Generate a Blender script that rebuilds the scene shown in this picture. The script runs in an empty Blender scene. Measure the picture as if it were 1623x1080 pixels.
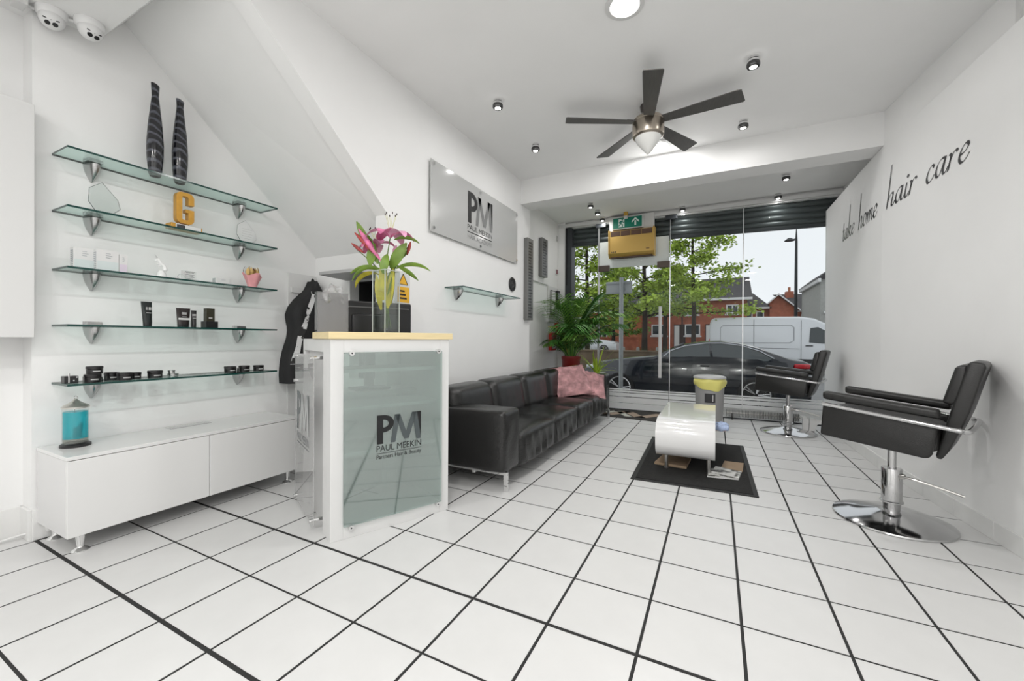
import bpy, math, random
from math import sin, cos, pi, radians, sqrt, atan2
from mathutils import Vector, Matrix
random.seed(7)
S = bpy.context.scene
COL = S.collection

# ------------------------------------------------------------------ camera, sky, exposure
cd = bpy.data.cameras.new('camera'); cam = bpy.data.objects.new('camera', cd); COL.objects.link(cam)
S.camera = cam
cd.sensor_fit = 'HORIZONTAL'; cd.sensor_width = 36.0; cd.lens = 640.2 * 36 / 1623
cd.clip_start = 0.05; cd.clip_end = 400
YAW, PITCH, ROLL = .4688, -.0036, .0053
fwd = Vector((-sin(YAW) * cos(PITCH), cos(YAW) * cos(PITCH), sin(PITCH)))
rgt = Vector((cos(YAW), sin(YAW), 0)); upv = rgt.cross(fwd)
r2 = rgt * cos(ROLL) + upv * sin(ROLL); u2 = upv * cos(ROLL) - rgt * sin(ROLL)
cam.matrix_world = Matrix(((r2.x, u2.x, -fwd.x, 0), (r2.y, u2.y, -fwd.y, 0), (r2.z, u2.z, -fwd.z, 1.0995), (0, 0, 0, 1)))

S.view_settings.view_transform = 'Standard'; S.view_settings.look = 'None'
S.view_settings.exposure = 0.12; S.view_settings.gamma = 1.0; S.view_settings.use_curve_mapping = False
W = bpy.data.worlds.new('overcast_sky'); S.world = W; W.use_nodes = True
nt = W.node_tree; bg = nt.nodes['Background']
bg.inputs[0].default_value = (0.86, 0.89, 0.93, 1); bg.inputs[1].default_value = .97
PANEL_W = 13.0     # watts of each round LED ceiling panel
REAR_FILL_W = 20.0      # watts of each unseen fill panel added behind the camera
SPOT_W = 1.4       # watts of each small ceiling spot

# ------------------------------------------------------------------ materials
MATS = {}
def M(name, col, rough=.5, metal=0.0, spec=.5, noise=0.0, nscale=8.0, bump=0.0, bscale=40.0, emit=0.0, coat=0.0, stretch=None, alpha=1.0):
    if name in MATS: return MATS[name]
    m = bpy.data.materials.new(name); m.use_nodes = True
    t = m.node_tree; b = t.nodes['Principled BSDF']
    b.inputs['Base Color'].default_value = (*col, 1); b.inputs['Roughness'].default_value = rough
    b.inputs['Metallic'].default_value = metal; b.inputs['Specular IOR Level'].default_value = spec
    b.inputs['Coat Weight'].default_value = coat; b.inputs['Alpha'].default_value = alpha
    if emit:
        b.inputs['Emission Color'].default_value = (*col, 1); b.inputs['Emission Strength'].default_value = emit
    co = None
    if noise or bump:
        co = t.nodes.new('ShaderNodeTexCoord').outputs['Object']
        if stretch:
            mp = t.nodes.new('ShaderNodeMapping'); mp.inputs['Scale'].default_value = stretch
            t.links.new(co, mp.inputs[0]); co = mp.outputs[0]
    if noise:
        n = t.nodes.new('ShaderNodeTexNoise'); n.inputs['Scale'].default_value = nscale; n.inputs['Detail'].default_value = 4
        t.links.new(co, n.inputs['Vector'])
        r = t.nodes.new('ShaderNodeValToRGB')
        r.color_ramp.elements[0].position = .3; r.color_ramp.elements[1].position = .7
        r.color_ramp.elements[0].color = (*[max(0, c * (1 - noise)) for c in col], 1)
        r.color_ramp.elements[1].color = (*[min(1, c * (1 + noise * .6)) for c in col], 1)
        t.links.new(n.outputs[0], r.inputs[0]); t.links.new(r.outputs[0], b.inputs['Base Color'])
    if bump:
        n = t.nodes.new('ShaderNodeTexNoise'); n.inputs['Scale'].default_value = bscale; n.inputs['Detail'].default_value = 3
        t.links.new(co, n.inputs['Vector'])
        bp = t.nodes.new('ShaderNodeBump'); bp.inputs['Strength'].default_value = bump; bp.inputs['Distance'].default_value = .01
        t.links.new(n.outputs[0], bp.inputs['Height']); t.links.new(bp.outputs[0], b.inputs['Normal'])
    MATS[name] = m
    return m

def glassmat(name, tint=(1, 1, 1), refl=.08, rough=.0, frost=0.0, frostcol=(.8, .85, .83)):
    """thin pane: clear transmission with a tint, fresnel reflection, optional frosting"""
    if name in MATS: return MATS[name]
    m = bpy.data.materials.new(name); m.use_nodes = True; t = m.node_tree
    for n in list(t.nodes): t.nodes.remove(n)
    out = t.nodes.new('ShaderNodeOutputMaterial')
    tr = t.nodes.new('ShaderNodeBsdfTransparent'); tr.inputs[0].default_value = (*tint, 1)
    gl = t.nodes.new('ShaderNodeBsdfGlossy'); gl.inputs['Roughness'].default_value = rough
    lw = t.nodes.new('ShaderNodeLayerWeight'); lw.inputs[0].default_value = .5      # same value from both sides of the pane
    pw = t.nodes.new('ShaderNodeMath'); pw.operation = 'POWER'; pw.inputs[1].default_value = 4.5; t.links.new(lw.outputs['Facing'], pw.inputs[0])
    fr = t.nodes.new('ShaderNodeMath'); fr.operation = 'MULTIPLY_ADD'; fr.inputs[1].default_value = .6; fr.inputs[2].default_value = refl; t.links.new(pw.outputs[0], fr.inputs[0])
    mx = t.nodes.new('ShaderNodeMixShader'); t.links.new(fr.outputs[0], mx.inputs[0])
    base = tr.outputs[0]
    if frost:
        df = t.nodes.new('ShaderNodeBsdfDiffuse'); df.inputs[0].default_value = (*frostcol, 1)
        tl = t.nodes.new('ShaderNodeBsdfTranslucent'); tl.inputs[0].default_value = (*frostcol, 1)
        m1 = t.nodes.new('ShaderNodeMixShader'); m1.inputs[0].default_value = .5
        t.links.new(df.outputs[0], m1.inputs[1]); t.links.new(tl.outputs[0], m1.inputs[2])
        m2 = t.nodes.new('ShaderNodeMixShader'); m2.inputs[0].default_value = frost
        t.links.new(tr.outputs[0], m2.inputs[1]); t.links.new(m1.outputs[0], m2.inputs[2]); base = m2.outputs[0]
    t.links.new(base, mx.inputs[1]); t.links.new(gl.outputs[0], mx.inputs[2]); t.links.new(mx.outputs[0], out.inputs[0])
    MATS[name] = m
    return m

WHITE = M('white_wall_paint', (.87, .87, .865), .6, noise=.03, nscale=1.5, bump=.05, bscale=30)
CEIL = M('white_ceiling_paint', (.91, .91, .905), .7, noise=.02, nscale=2)
TILE = M('white_floor_tile', (.67, .67, .665), .35, spec=.35, noise=.05, nscale=3.5)
GROUT = M('black_grout', (.018, .018, .018), .8)
SKIRT = M('white_tile_skirting', (.8, .8, .79), .35, noise=.04, nscale=5)
GLOSSW = M('white_gloss_laminate', (.76, .76, .755), .18, spec=.5)
SATW = M('white_satin', (.71, .71, .705), .4)
CHROME = M('chrome', (.78, .78, .78), .08, 1)
STEEL = M('brushed_steel', (.55, .54, .52), .3, 1, noise=.15, nscale=20, stretch=(1, 1, 30))
NICKEL = M('brushed_nickel', (.50, .44, .37), .28, 1, noise=.12, nscale=8, stretch=(20, 20, 1))
BLACKP = M('black_plastic', (.012, .012, .013), .35)
DARKP = M('dark_grey_plastic', (.03, .03, .033), .45)
LEATHER = M('black_leather', (.008, .0078, .0075), .27, spec=.55, noise=.2, nscale=30, bump=.25, bscale=90)
VINYL = M('black_vinyl', (.011, .0108, .0105), .36, spec=.5, bump=.12, bscale=160)
GLASS = glassmat('clear_glass', (.95, .965, .955), .06)
WINGLASS = glassmat('shopfront_glass', (.975, .985, .98), .008)
SHELFG = glassmat('green_shelf_glass', (.84, .935, .91), .05)
EDGEG = M('dark_green_glass_edge', (.006, .05, .042), .12, spec=.6)
WOOD = M('pale_wood_edge', (.80, .66, .38), .45, noise=.08, nscale=6, stretch=(1, 12, 12))
YEL = M('yellow_plastic', (.85, .75, .12), .5)

# ------------------------------------------------------------------ mesh builder
class MB:
    def __init__(s): s.v = []; s.f = []; s.mi = []
    def add(s, vs, fs, mi=0):
        o = len(s.v); s.v += [tuple(p) for p in vs]
        s.f += [tuple(i + o for i in f) for f in fs]; s.mi += [mi] * len(fs)
        return s
    def box(s, x0, x1, y0, y1, z0, z1, mi=0, mat=None):
        vs = [Vector((x, y, z)) for z in (z0, z1) for y in (y0, y1) for x in (x0, x1)]
        if mat: vs = [mat @ v for v in vs]
        return s.add(vs, [(0, 2, 3, 1), (4, 5, 7, 6), (0, 1, 5, 4), (2, 6, 7, 3), (0, 4, 6, 2), (1, 3, 7, 5)], mi)
    def prism(s, poly, a0, a1, axis='z', mi=0, mat=None):
        """poly of 2-D points extruded along an axis: z (x,y), y (x,z), x (y,z)"""
        def P(p, a):
            v = Vector((p[0], p[1], a)) if axis == 'z' else Vector((p[0], a, p[1])) if axis == 'y' else Vector((a, p[0], p[1]))
            return mat @ v if mat else v
        n = len(poly); vs = [P(p, a0) for p in poly] + [P(p, a1) for p in poly]
        fs = [tuple(range(n))[::-1], tuple(range(n, 2 * n))] + [(i, (i + 1) % n, n + (i + 1) % n, n + i) for i in range(n)]
        return s.add(vs, fs, mi)
    def lathe(s, prof, n=24, c=(0, 0, 0), mi=0, mat=None, sx=1, sy=1, caps=True):
        vs = []; fs = []; m = len(prof)
        for r, z in prof:
            for k in range(n):
                a = 2 * pi * k / n; v = Vector((c[0] + r * cos(a) * sx, c[1] + r * sin(a) * sy, c[2] + z))
                vs.append(mat @ v if mat else v)
        for i in range(m - 1):
            for k in range(n):
                k2 = (k + 1) % n; fs.append((i * n + k, i * n + k2, (i + 1) * n + k2, (i + 1) * n + k))
        if caps:
            fs.append(tuple(range(n))[::-1]); fs.append(tuple(range((m - 1) * n, m * n)))
        return s.add(vs, fs, mi)
    def cyl(s, c, r, z0, z1, n=20, mi=0, mat=None, r2=None):
        return s.lathe([(r, z0), (r if r2 is None else r2, z1)], n, c, mi, mat)
    def tube(s, pts, r, n=8, mi=0, closed=False, taper=None):
        pts = [Vector(p) for p in pts]; N = len(pts); vs = []; fs = []
        prev = None
        for i, p in enumerate(pts):
            a = pts[(i - 1) % N] if (closed or i) else p; b = pts[(i + 1) % N] if (closed or i < N - 1) else p
            d = (b - a).normalized()
            if prev is None:
                u = d.orthogonal().normalized()
            else:
                u = (prev - d * prev.dot(d)).normalized()
            prev = u; w = d.cross(u)
            rr = r if taper is None else r + (taper - r) * i / max(1, N - 1)
            for k in range(n):
                t = 2 * pi * k / n; vs.append(p + (u * cos(t) + w * sin(t)) * rr)
        for i in range(N if closed else N - 1):
            j = (i + 1) % N
            for k in range(n):
                k2 = (k + 1) % n; fs.append((i * n + k, i * n + k2, j * n + k2, j * n + k))
        if not closed: fs.append(tuple(range(n))[::-1]); fs.append(tuple(range((N - 1) * n, N * n)))
        return s.add(vs, fs, mi)
    def rbox(s, cx, cy, cz, sx, sy, sz, r=.03, k=3, mid=4, disp=None, mi=0, mat=None):
        """box with rounded edges, sampled so it can be puffed or wrinkled by disp(p, n)"""
        def ax(L):
            h = L / 2; q = min(r, h * .99)
            lo = [-h + q * (1 - cos(pi / 2 * i / k)) * 1.0 for i in range(k)]
            # corner samples then the straight middle
            md = [-h + q + (L - 2 * q) * i / mid for i in range(mid + 1)]
            return lo + md + [-a for a in lo[::-1]], q
        (X, qx), (Y, qy), (Z, qz) = ax(sx), ax(sy), ax(sz); q = min(qx, qy, qz)
        idx = {}; vs = []; fs = []
        def V(x, y, z):
            key = (round(x, 5), round(y, 5), round(z, 5))
            if key in idx: return idx[key]
            p = Vector((x, y, z)); c = Vector((max(-sx / 2 + q, min(sx / 2 - q, x)), max(-sy / 2 + q, min(sy / 2 - q, y)), max(-sz / 2 + q, min(sz / 2 - q, z))))
            d = p - c; nrm = d.normalized() if d.length > 1e-9 else Vector((0, 0, 1)); o = c + nrm * q
            if disp: o = disp(o, nrm)
            o = o + Vector((cx, cy, cz))
            if mat: o = mat @ o
            idx[key] = len(vs); vs.append(o); return idx[key]
        def face(A, B, f, flip):
            for i in range(len(A) - 1):
                for j in range(len(B) - 1):
                    t = (V(*f(A[i], B[j])), V(*f(A[i + 1], B[j])), V(*f(A[i + 1], B[j + 1])), V(*f(A[i], B[j + 1])))
                    if len(set(t)) == 4: fs.append(t[::-1] if flip else t)
        face(X, Y, lambda a, b: (a, b, sz / 2), False); face(X, Y, lambda a, b: (a, b, -sz / 2), True)
        face(X, Z, lambda a, b: (a, -sy / 2, b), False); face(X, Z, lambda a, b: (a, sy / 2, b), True)
        face(Y, Z, lambda a, b: (sx / 2, a, b), False); face(Y, Z, lambda a, b: (-sx / 2, a, b), True)
        return s.add(vs, fs, mi)
    def leaf(s, base, direction, up, L, wid, droop=.5, n=7, fold=.15, mi=0, shape=None, twist=0.0):
        """curved blade with a folded midrib; shape(t)->0..1 width"""
        d = Vector(direction).normalized(); u = Vector(up).normalized(); u = (u - d * u.dot(d)).normalized(); sd = d.cross(u)
        p = Vector(base); vs = []; fs = []
        shape = shape or (lambda t: sin(pi * min(1, max(0, t * .92 + .06))) ** .8)
        for i in range(n + 1):
            t = i / n; a = droop * t
            w = wid * shape(t)
            dd = d * cos(a) - u * sin(a); uu = u * cos(a) + d * sin(a)
            ws = sd * cos(twist) + uu * sin(twist); fo = uu * cos(twist) - sd * sin(twist)
            vs += [p - ws * w + fo * w * fold, p, p + ws * w + fo * w * fold]
            p = p + dd * (L / n)
        for i in range(n):
            o = 3 * i; fs += [(o, o + 1, o + 4, o + 3), (o + 1, o + 2, o + 5, o + 4)]
        return s.add(vs, fs, mi)
    def text(s, txt, size, mat, mi=0, shear=0, align='LEFT', width=None, spacing=1.0):
        vs, fs = textmesh(txt, shear, spacing)
        x0 = min(v[0] for v in vs); x1 = max(v[0] for v in vs)
        kx = size if width is None else width / (x1 - x0)
        off = x0 if align == 'LEFT' else (x0 + x1) / 2
        return s.add([mat @ Vector(((v[0] - off) * kx, v[1] * size, 0)) for v in vs], fs, mi)

_TXT = {}
def textmesh(txt, shear, spacing):
    k = (txt, shear, spacing)
    if k not in _TXT:
        c = bpy.data.curves.new('t', 'FONT'); c.body = txt; c.size = 1; c.shear = shear; c.space_character = spacing; c.resolution_u = 3
        o = bpy.data.objects.new('t', c); COL.objects.link(o)
        dg = bpy.context.evaluated_depsgraph_get(); me = bpy.data.meshes.new_from_object(o.evaluated_get(dg))
        _TXT[k] = ([tuple(v.co) for v in me.vertices], [tuple(p.vertices) for p in me.polygons])
        bpy.data.objects.remove(o); bpy.data.curves.remove(c); bpy.data.meshes.remove(me)
    return _TXT[k]

def B(name, mb, mat, parent=None, smooth=False, bevel=0.0, world=True, label=None, seg=2):
    """one mesh object; under an unrotated parent, world coordinates are made local"""
    me = bpy.data.meshes.new(name)
    vs = mb.v
    if parent is not None and world:
        l = ROOTLOC[parent.name]; vs = [(p[0] - l[0], p[1] - l[1], p[2] - l[2]) for p in vs]
    me.from_pydata(vs, [], mb.f)
    for m in (mat if isinstance(mat, (list, tuple)) else [mat]): me.materials.append(m)
    if any(mb.mi): me.polygons.foreach_set('material_index', mb.mi)
    if smooth: me.polygons.foreach_set('use_smooth', [True] * len(me.polygons))
    me.update()
    o = bpy.data.objects.new(name, me); COL.objects.link(o)
    if parent is not None:
        o.parent = parent
        ROOTLOC[o.name] = ROOTLOC[parent.name] if world else (0, 0, 0)
    else: ROOTLOC[o.name] = (0, 0, 0)
    if bevel:
        b = o.modifiers.new('bevel', 'BEVEL'); b.width = bevel; b.segments = seg; b.limit_method = 'ANGLE'; b.angle_limit = radians(40)
    if smooth and not bevel:
        me.set_sharp_from_angle(angle=radians(42))
    if label: o['label'] = label
    return o
ROOTLOC = {}
def thing(name, label, cat, loc=(0, 0, 0), rz=0.0, group=None):
    o = bpy.data.objects.new(name, None); COL.objects.link(o); o.empty_display_size = .1
    o.location = loc; o.rotation_euler = (0, 0, rz)
    o['label'] = label; o['category'] = cat
    if group: o['group'] = group
    ROOTLOC[o.name] = tuple(loc)
    return o
def tag(o, label, cat, group=None):
    o['label'] = label; o['category'] = cat
    if group: o['group'] = group
    return o
def struct(o, label, cat):
    o['kind'] = 'structure'; o['label'] = label; o['category'] = cat
    return o
def sthing(name, label, cat, loc=(0, 0, 0)):
    return struct(thing(name, label, cat, loc), label, cat)
def dup(root, loc, rz=None, label=None, group=None):
    r = root.copy(); COL.objects.link(r); r.location = loc; ROOTLOC[r.name] = tuple(loc)
    if rz is not None: r.rotation_euler = (0, 0, rz)
    if label: r['label'] = label
    if group: r['group'] = group
    for ch in list(root.children):
        c = ch.copy(); COL.objects.link(c); c.parent = r
        for g in list(ch.children):
            k = g.copy(); COL.objects.link(k); k.parent = c
    return r
def lamp(name, loc, power, size, parent, col=(1, .985, .965)):
    l = bpy.data.lights.new(name, 'AREA'); l.shape = 'DISK'; l.size = size; l.energy = power; l.color = col
    o = bpy.data.objects.new(name, l); COL.objects.link(o); o.parent = parent
    pl = ROOTLOC[parent.name]; o.location = (loc[0] - pl[0], loc[1] - pl[1], loc[2] - pl[2])
    return o
def spline(pts, n=6):
    P = [Vector(p) for p in pts]; out = []
    for i in range(len(P) - 1):
        a = P[max(0, i - 1)]; b = P[i]; c = P[i + 1]; d = P[min(len(P) - 1, i + 2)]
        for k in range(n):
            t = k / n
            out.append(.5 * ((2 * b) + (c - a) * t + (2 * a - 5 * b + 4 * c - d) * t * t + (3 * b - a - 3 * c + d) * t ** 3))
    return out + [P[-1]]
def frame_mat(o, x, y):
    """matrix taking (x,y,0) drawing coordinates onto a plane with origin o and axes x,y"""
    x = Vector(x).normalized(); y = Vector(y).normalized(); z = x.cross(y)
    return Matrix(((x.x, y.x, z.x, o[0]), (x.y, y.y, z.y, o[1]), (x.z, y.z, z.z, o[2]), (0, 0, 0, 1)))

# ================================================================== THE ROOM
T = .335
def gx(i): return (i + .2785) * T
def gy(j): return (j + 5.333) * T
ZC = 3.07; XL = -2.18; XS = -3.28; YW = 6.456
def wallx(y): return 1.265 - .0875 * (y - 4.55) if y < 4.55 else 1.265 - .007 * (y - 4.55)

fm = MB(); fm.prism([(-3.45, -3.0), (1.95, -3.0), (1.30, 4.55), (1.27, 6.47), (-2.42, 6.47), (-2.42, 4.8), (-2.2, 4.8), (-2.2, 2.6), (-3.45, 2.6)], -.08, -.0012)
floor = struct(B('floor', fm, GROUT), 'white square floor tiles with black grout joints across the salon', 'floor')
def tilebox(mb, x0, x1a, x1b, y0, y1):
    z0, z1 = -.0014, 0.0
    mb.add([(x0, y0, z0), (x1a, y0, z0), (x1b, y1, z0), (x0, y1, z0), (x0, y0, z1), (x1a, y0, z1), (x1b, y1, z1), (x0, y1, z1)],
           [(4, 5, 6, 7), (0, 1, 5, 4), (1, 2, 6, 5), (2, 3, 7, 6), (3, 0, 4, 7)])
full = {}
rest = MB(); ntile = 0
GXW = .0058
for j in range(-25, 14):
    for i in range(-12, 6):
        x0, x1 = gx(i) + GXW, gx(i + 1) - GXW
        g0 = .0085 if j in (-3, -1) else .0050; g1 = .0085 if j + 1 in (-3, -1) else .0050
        y0, y1 = gy(j) + g0, gy(j + 1) - g1
        lo = -3.42 if y1 < .8 else XS if y1 < 2.6 else -2.18 if y1 < 4.8 else -2.4
        xa, xb = min(x1, wallx(y0) - .002), min(x1, wallx(y1) - .002)
        y1 = min(y1, 6.45)
        if min(xa, xb) - max(x0, lo) < .02 or y1 - y0 < .02: continue
        x0 = max(x0, lo + .002)
        dep = .892 * y1 - .452 * x0; lat = (abs(.892 * (x0 + x1) / 2 + .452 * y0) - .25) / max(dep, .1)
        if dep > 1.3 and lat < 1.25 and ntile < 300:
            ntile += 1
            key = (round(g0, 4), round(g1, 4)) if (x0 == gx(i) + GXW and xa == x1 and xb == x1 and y1 < 6.44) else None
            if key and key in full:
                o = bpy.data.objects.new('floor_tile', full[key]); COL.objects.link(o); o.parent = floor; ROOTLOC[o.name] = (0, 0, 0)
            else:
                mb = MB(); tilebox(mb, 0, xa - x0, xb - x0, g0 - .005, g0 - .005 + y1 - y0)
                o = B('floor_tile', mb, TILE, floor)
                if key: full[key] = o.data
            o.location = (x0, y0 - (g0 - .005), 0)
        else: tilebox(rest, x0, xa, xb, y0, y1)
o = B('tile_field', rest, TILE, floor); o['kind'] = 'stuff'
# hairline scuffs are left to the tile material

# ---- walls
def dark_spotted(name, spots):
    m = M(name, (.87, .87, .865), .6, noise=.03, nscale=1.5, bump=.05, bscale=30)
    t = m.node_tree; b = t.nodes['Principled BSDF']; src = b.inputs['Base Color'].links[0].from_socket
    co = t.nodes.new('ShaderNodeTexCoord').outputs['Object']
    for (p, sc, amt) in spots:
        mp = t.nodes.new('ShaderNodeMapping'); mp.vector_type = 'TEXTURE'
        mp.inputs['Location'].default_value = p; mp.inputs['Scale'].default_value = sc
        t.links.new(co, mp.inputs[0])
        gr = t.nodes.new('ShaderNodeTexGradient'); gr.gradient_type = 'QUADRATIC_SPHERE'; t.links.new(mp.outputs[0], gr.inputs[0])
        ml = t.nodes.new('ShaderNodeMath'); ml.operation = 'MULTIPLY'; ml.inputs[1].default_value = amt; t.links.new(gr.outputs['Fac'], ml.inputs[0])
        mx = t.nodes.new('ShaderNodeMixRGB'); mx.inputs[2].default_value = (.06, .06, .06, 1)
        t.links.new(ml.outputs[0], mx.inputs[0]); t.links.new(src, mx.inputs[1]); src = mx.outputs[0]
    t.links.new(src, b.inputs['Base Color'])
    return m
DARKSPOT = dark_spotted('dark_spotted_white_wall', [((1.255, 5.72, .70), (.3, .2, .2), .5), ((1.385, 3.2, .87), (.3, .15, .17), .6), ((1.33, 3.75, .55), (.3, .25, .3), .12)])  # soft dark spots blended into the wall colour near the chair backs
mb = MB(); mb.prism([(wallx(-3), -3), (wallx(4.55), 4.55), (wallx(6.5), 6.5), (2.3, 6.5), (2.3, -3)], 0, 2.775)
wr = struct(B('wall_right', mb, DARKSPOT), 'long plain white wall with soft dark spots behind the salon chairs', 'wall')
mb = MB(); mb.prism([(1.268, 4.55), (1.455, 3.2), (2.3, 3.2), (2.3, 4.55)], 2.775, ZC)
mb.prism([(1.50, 3.16), (2.10, -3), (2.3, -3), (2.3, 3.16)], 2.775, ZC)
mb.prism([(1.54, 4.75), (1.42, 6.5), (2.3, 6.5), (2.3, 4.75)], 2.775, ZC)
B('upper_wall', mb, WHITE, wr)
mb = MB(); mb.box(1.44, 1.49, 3.16, 3.2, 2.775, ZC); B('edge_strip', mb, SATW, wr)

mb = MB(); mb.prism([(-3, ZC), (-3, 2.86), (1.0, 2.86), (1.05, 3.045), (2.255, 2.02), (2.255, 0), (4.8, 0), (4.8, ZC)], XL - .12, XL, 'x')
wl = struct(B('wall_left', mb, WHITE), 'white side wall behind the black sofa with sloping cut-out under the stairs', 'wall')
mb = MB(); mb.box(XS - .3, XS, .77, 2.62, 0, ZC); mb.box(-3.6, -3.42, -3, .77, 0, ZC)
wa = struct(B('wall_alcove', mb, WHITE), 'white alcove wall carrying the five glass shelves', 'wall')
mb = MB(); y0 = 2.49
mb.box(XS, -2.84, y0, y0 + .1, 0, 1.9); mb.box(-2.84, -2.30, y0, y0 + .1, 1.60, 1.9); mb.box(-2.84, -2.30, y0, y0 + .1, 0, .75); mb.box(-2.30, XL - .12, y0, y0 + .1, 0, 1.9)
we = struct(B('wall_alcove_end', mb, WHITE), 'short white wall below the stairs behind the reception desk', 'wall')
mb = MB(); mb.box(-2.84, -2.30, y0 + .5, y0 + .52, .75, 1.6); mb.box(-2.86, -2.84, y0 + .1, y0 + .52, .75, 1.6); mb.box(-2.30, -2.28, y0 + .1, y0 + .52, .75, 1.6); mb.box(-2.84, -2.3, y0 + .1, y0 + .5, .73, .75); mb.box(-2.84, -2.3, y0 + .1, y0 + .5, 1.6, 1.62)
B('cupboard_recess', mb, M('dark_cupboard', (.035, .034, .036), .7), we, label='dark open cupboard under the stairs')
sf = MB(); A = [(XS, 1.15, 3.045), (XS, 2.5, 1.82), (XL - .01, 2.5, 1.82), (XL - .01, 1.05, 3.045)]
sf.add(A + [(p[0], p[1] + .1, p[2] + .12) for p in A], [(0, 1, 2, 3), (7, 6, 5, 4), (0, 4, 5, 1), (1, 5, 6, 2), (2, 6, 7, 3), (3, 7, 4, 0)])
struct(B('stair_soffit', sf, WHITE), 'sloping white underside of the staircase above the alcove', 'soffit')
mb = MB(); mb.box(-3.6, XL - .12, -3, 1.03, 2.86, 2.95)
mb.add([(XS, 1.03, 2.86), (XL - .12, 1.03, 2.86), (XL - .12, 1.15, 3.05), (XS, 1.15, 3.05), (XS, 1.03, 3.06), (XL - .12, 1.03, 3.06)], [(0, 1, 2, 3), (3, 2, 5, 4), (0, 4, 5, 1), (0, 3, 4), (1, 5, 2)])
struct(B('alcove_ceiling', mb, WHITE), 'low white ceiling corner above the alcove carrying the security cameras', 'ceiling')
mb = MB(); mb.box(-3.6, 2.3, -3, 4.75, ZC, ZC + .1)
struct(B('ceiling', mb, CEIL), 'flat white ceiling above the waiting area with the fan', 'ceiling')
mb = MB(); mb.box(-2.6, 2.3, 4.7, 6.7, 3.05, ZC + .1)
struct(B('ceiling_bay', mb, CEIL), 'flat white ceiling of the window bay', 'ceiling')
mb = MB(); mb.box(XL, 1.29, 4.53, 4.80, 2.777, ZC)
struct(B('ceiling_beam', mb, WHITE), 'white boxed beam crossing the ceiling before the window bay', 'beam')
mb = MB(); mb.box(-2.6, -2.4, 4.75, 6.7, 0, 3.05)
struct(B('wall_bay_left', mb, WHITE), 'white side wall of the window bay with electrical boxes', 'wall')
mb = MB(); mb.box(-3.6, 2.3, -3.1, -3.0, 0, ZC)
struct(B('wall_back', mb, WHITE), 'plain white wall at the rear of the salon', 'wall')
mb = MB(); mb.box(-2.4, -2.27, YW - .02, YW + .2, 0, 3.05); mb.box(-2.4, 1.45, YW + .02, YW + .25, 2.955, 3.05)
struct(B('wall_front', mb, WHITE), 'narrow white wall strips around the shopfront glass', 'wall')

# skirting tiles
def skirt(name, label, pts, h, th, step):
    root = sthing(name, label, 'skirting', (pts[0][0], pts[0][1], 0))
    for (a, b) in zip(pts[:-1], pts[1:]):
        a = Vector((*a, 0)); b = Vector((*b, 0)); L = (b - a).length; d = (b - a) / L; nrm = Vector((-d.y, d.x, 0))
        n = max(1, round(L / step))
        for k in range(n):
            p = a + d * (L * k / n + .001); q = a + d * (L * (k + 1) / n - .001)
            m = MB(); vs = [p, q, q + nrm * th, p + nrm * th]
            m.add([(*v.xy, 0) for v in vs] + [(*v.xy, h) for v in vs], [(3, 2, 1, 0), (4, 5, 6, 7), (0, 1, 5, 4), (1, 2, 6, 5), (2, 3, 7, 6), (3, 0, 4, 7)])
            B('skirting_tile', m, SKIRT, root, bevel=.002)
    return root
skirt('baseboard_right', 'low white tile skirting along the dark-spotted right wall', [(wallx(1.5), 1.5), (wallx(4.55), 4.55), (wallx(6.44), 6.44)], .105, .012, .335)
skirt('baseboard_alcove', 'white tile skirting at the corner beside the low cabinet', [(XS, 1.0), (XS, .77), (-3.42, .77), (-3.42, -.25)], .165, .013, .335)

# ---- shopfront
FRAME = M('silver_aluminium', (.62, .63, .64), .3, 1)
DARKF = M('dark_grey_steel', (.035, .04, .045), .45, .2)
FILM = M('white_frosted_film', (.84, .86, .87), .5)
PATCH = M('bronze_patch_fitting', (.09, .07, .06), .4, .6)
win = sthing('window_1', 'frameless shopfront glazing looking out to the street', 'window', (0, YW, 0))
panes = [(-2.155, -1.715), (-.625, .320), (.326, 1.25)]
for (a, b) in panes:
    m = MB(); m.box(a, b, YW, YW + .01, .012, 2.95); p = B('pane', m, WINGLASS, win)
    for (z0, z1) in [(.012, .103), (.113, .198), (.208, .262), (.272, .301), (.310, .328)]:
        if a > -.7:
            if z0 < .05: z1 = .045
            elif z0 < .12: z0 = .15
        sp = MB(); sp.box(a, b, YW - .0015, YW - .0005, z0, z1); B('film_stripe', sp, FILM, p)
m = MB(); m.box(-1.705, -.63, YW, YW + .01, 2.235, 2.97); p = B('transom_pane', m, WINGLASS, win)
m = MB(); m.box(-1.69, -.645, YW + .014, YW + .018, 2.24, 2.665); B('white_backing', m, FILM, win, label='white backing sheet behind the transom glass')
for (x, w, z0, z1) in ((-1.705, .028, 0, 2.95), (-.627, .008, 0, 2.95), (.323, .012, 0, 2.95)):
    m = MB(); m.box(x - w / 2, x + w / 2, YW - .006, YW + .016, z0, z1); B('glazing_joint', m, FRAME, win)
m = MB(); m.box(-2.4, 1.42, YW - .03, YW + .02, 2.965, 3.02); B('head_trim', m, SATW, win, bevel=.004)
m = MB(); m.box(-.62, 1.25, YW - .012, YW + .02, 0, .014); m.box(-2.155, -1.7, YW - .012, YW + .02, 0, .014); B('bottom_channel', m, DARKF, win)
for x in (-1.69, -.635):
    m = MB(); m.box(x - .06, x + .1, YW - .025, YW + .03, 2.90, 2.962); B('top_bracket', m, DARKF, win, bevel=.004)
for x in (-1.62, -.72):
    m = MB(); m.box(x - .09, x + .09, YW - .012, YW + .022, 2.19, 2.285); B('patch_fitting', m, PATCH, win, bevel=.003)

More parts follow.
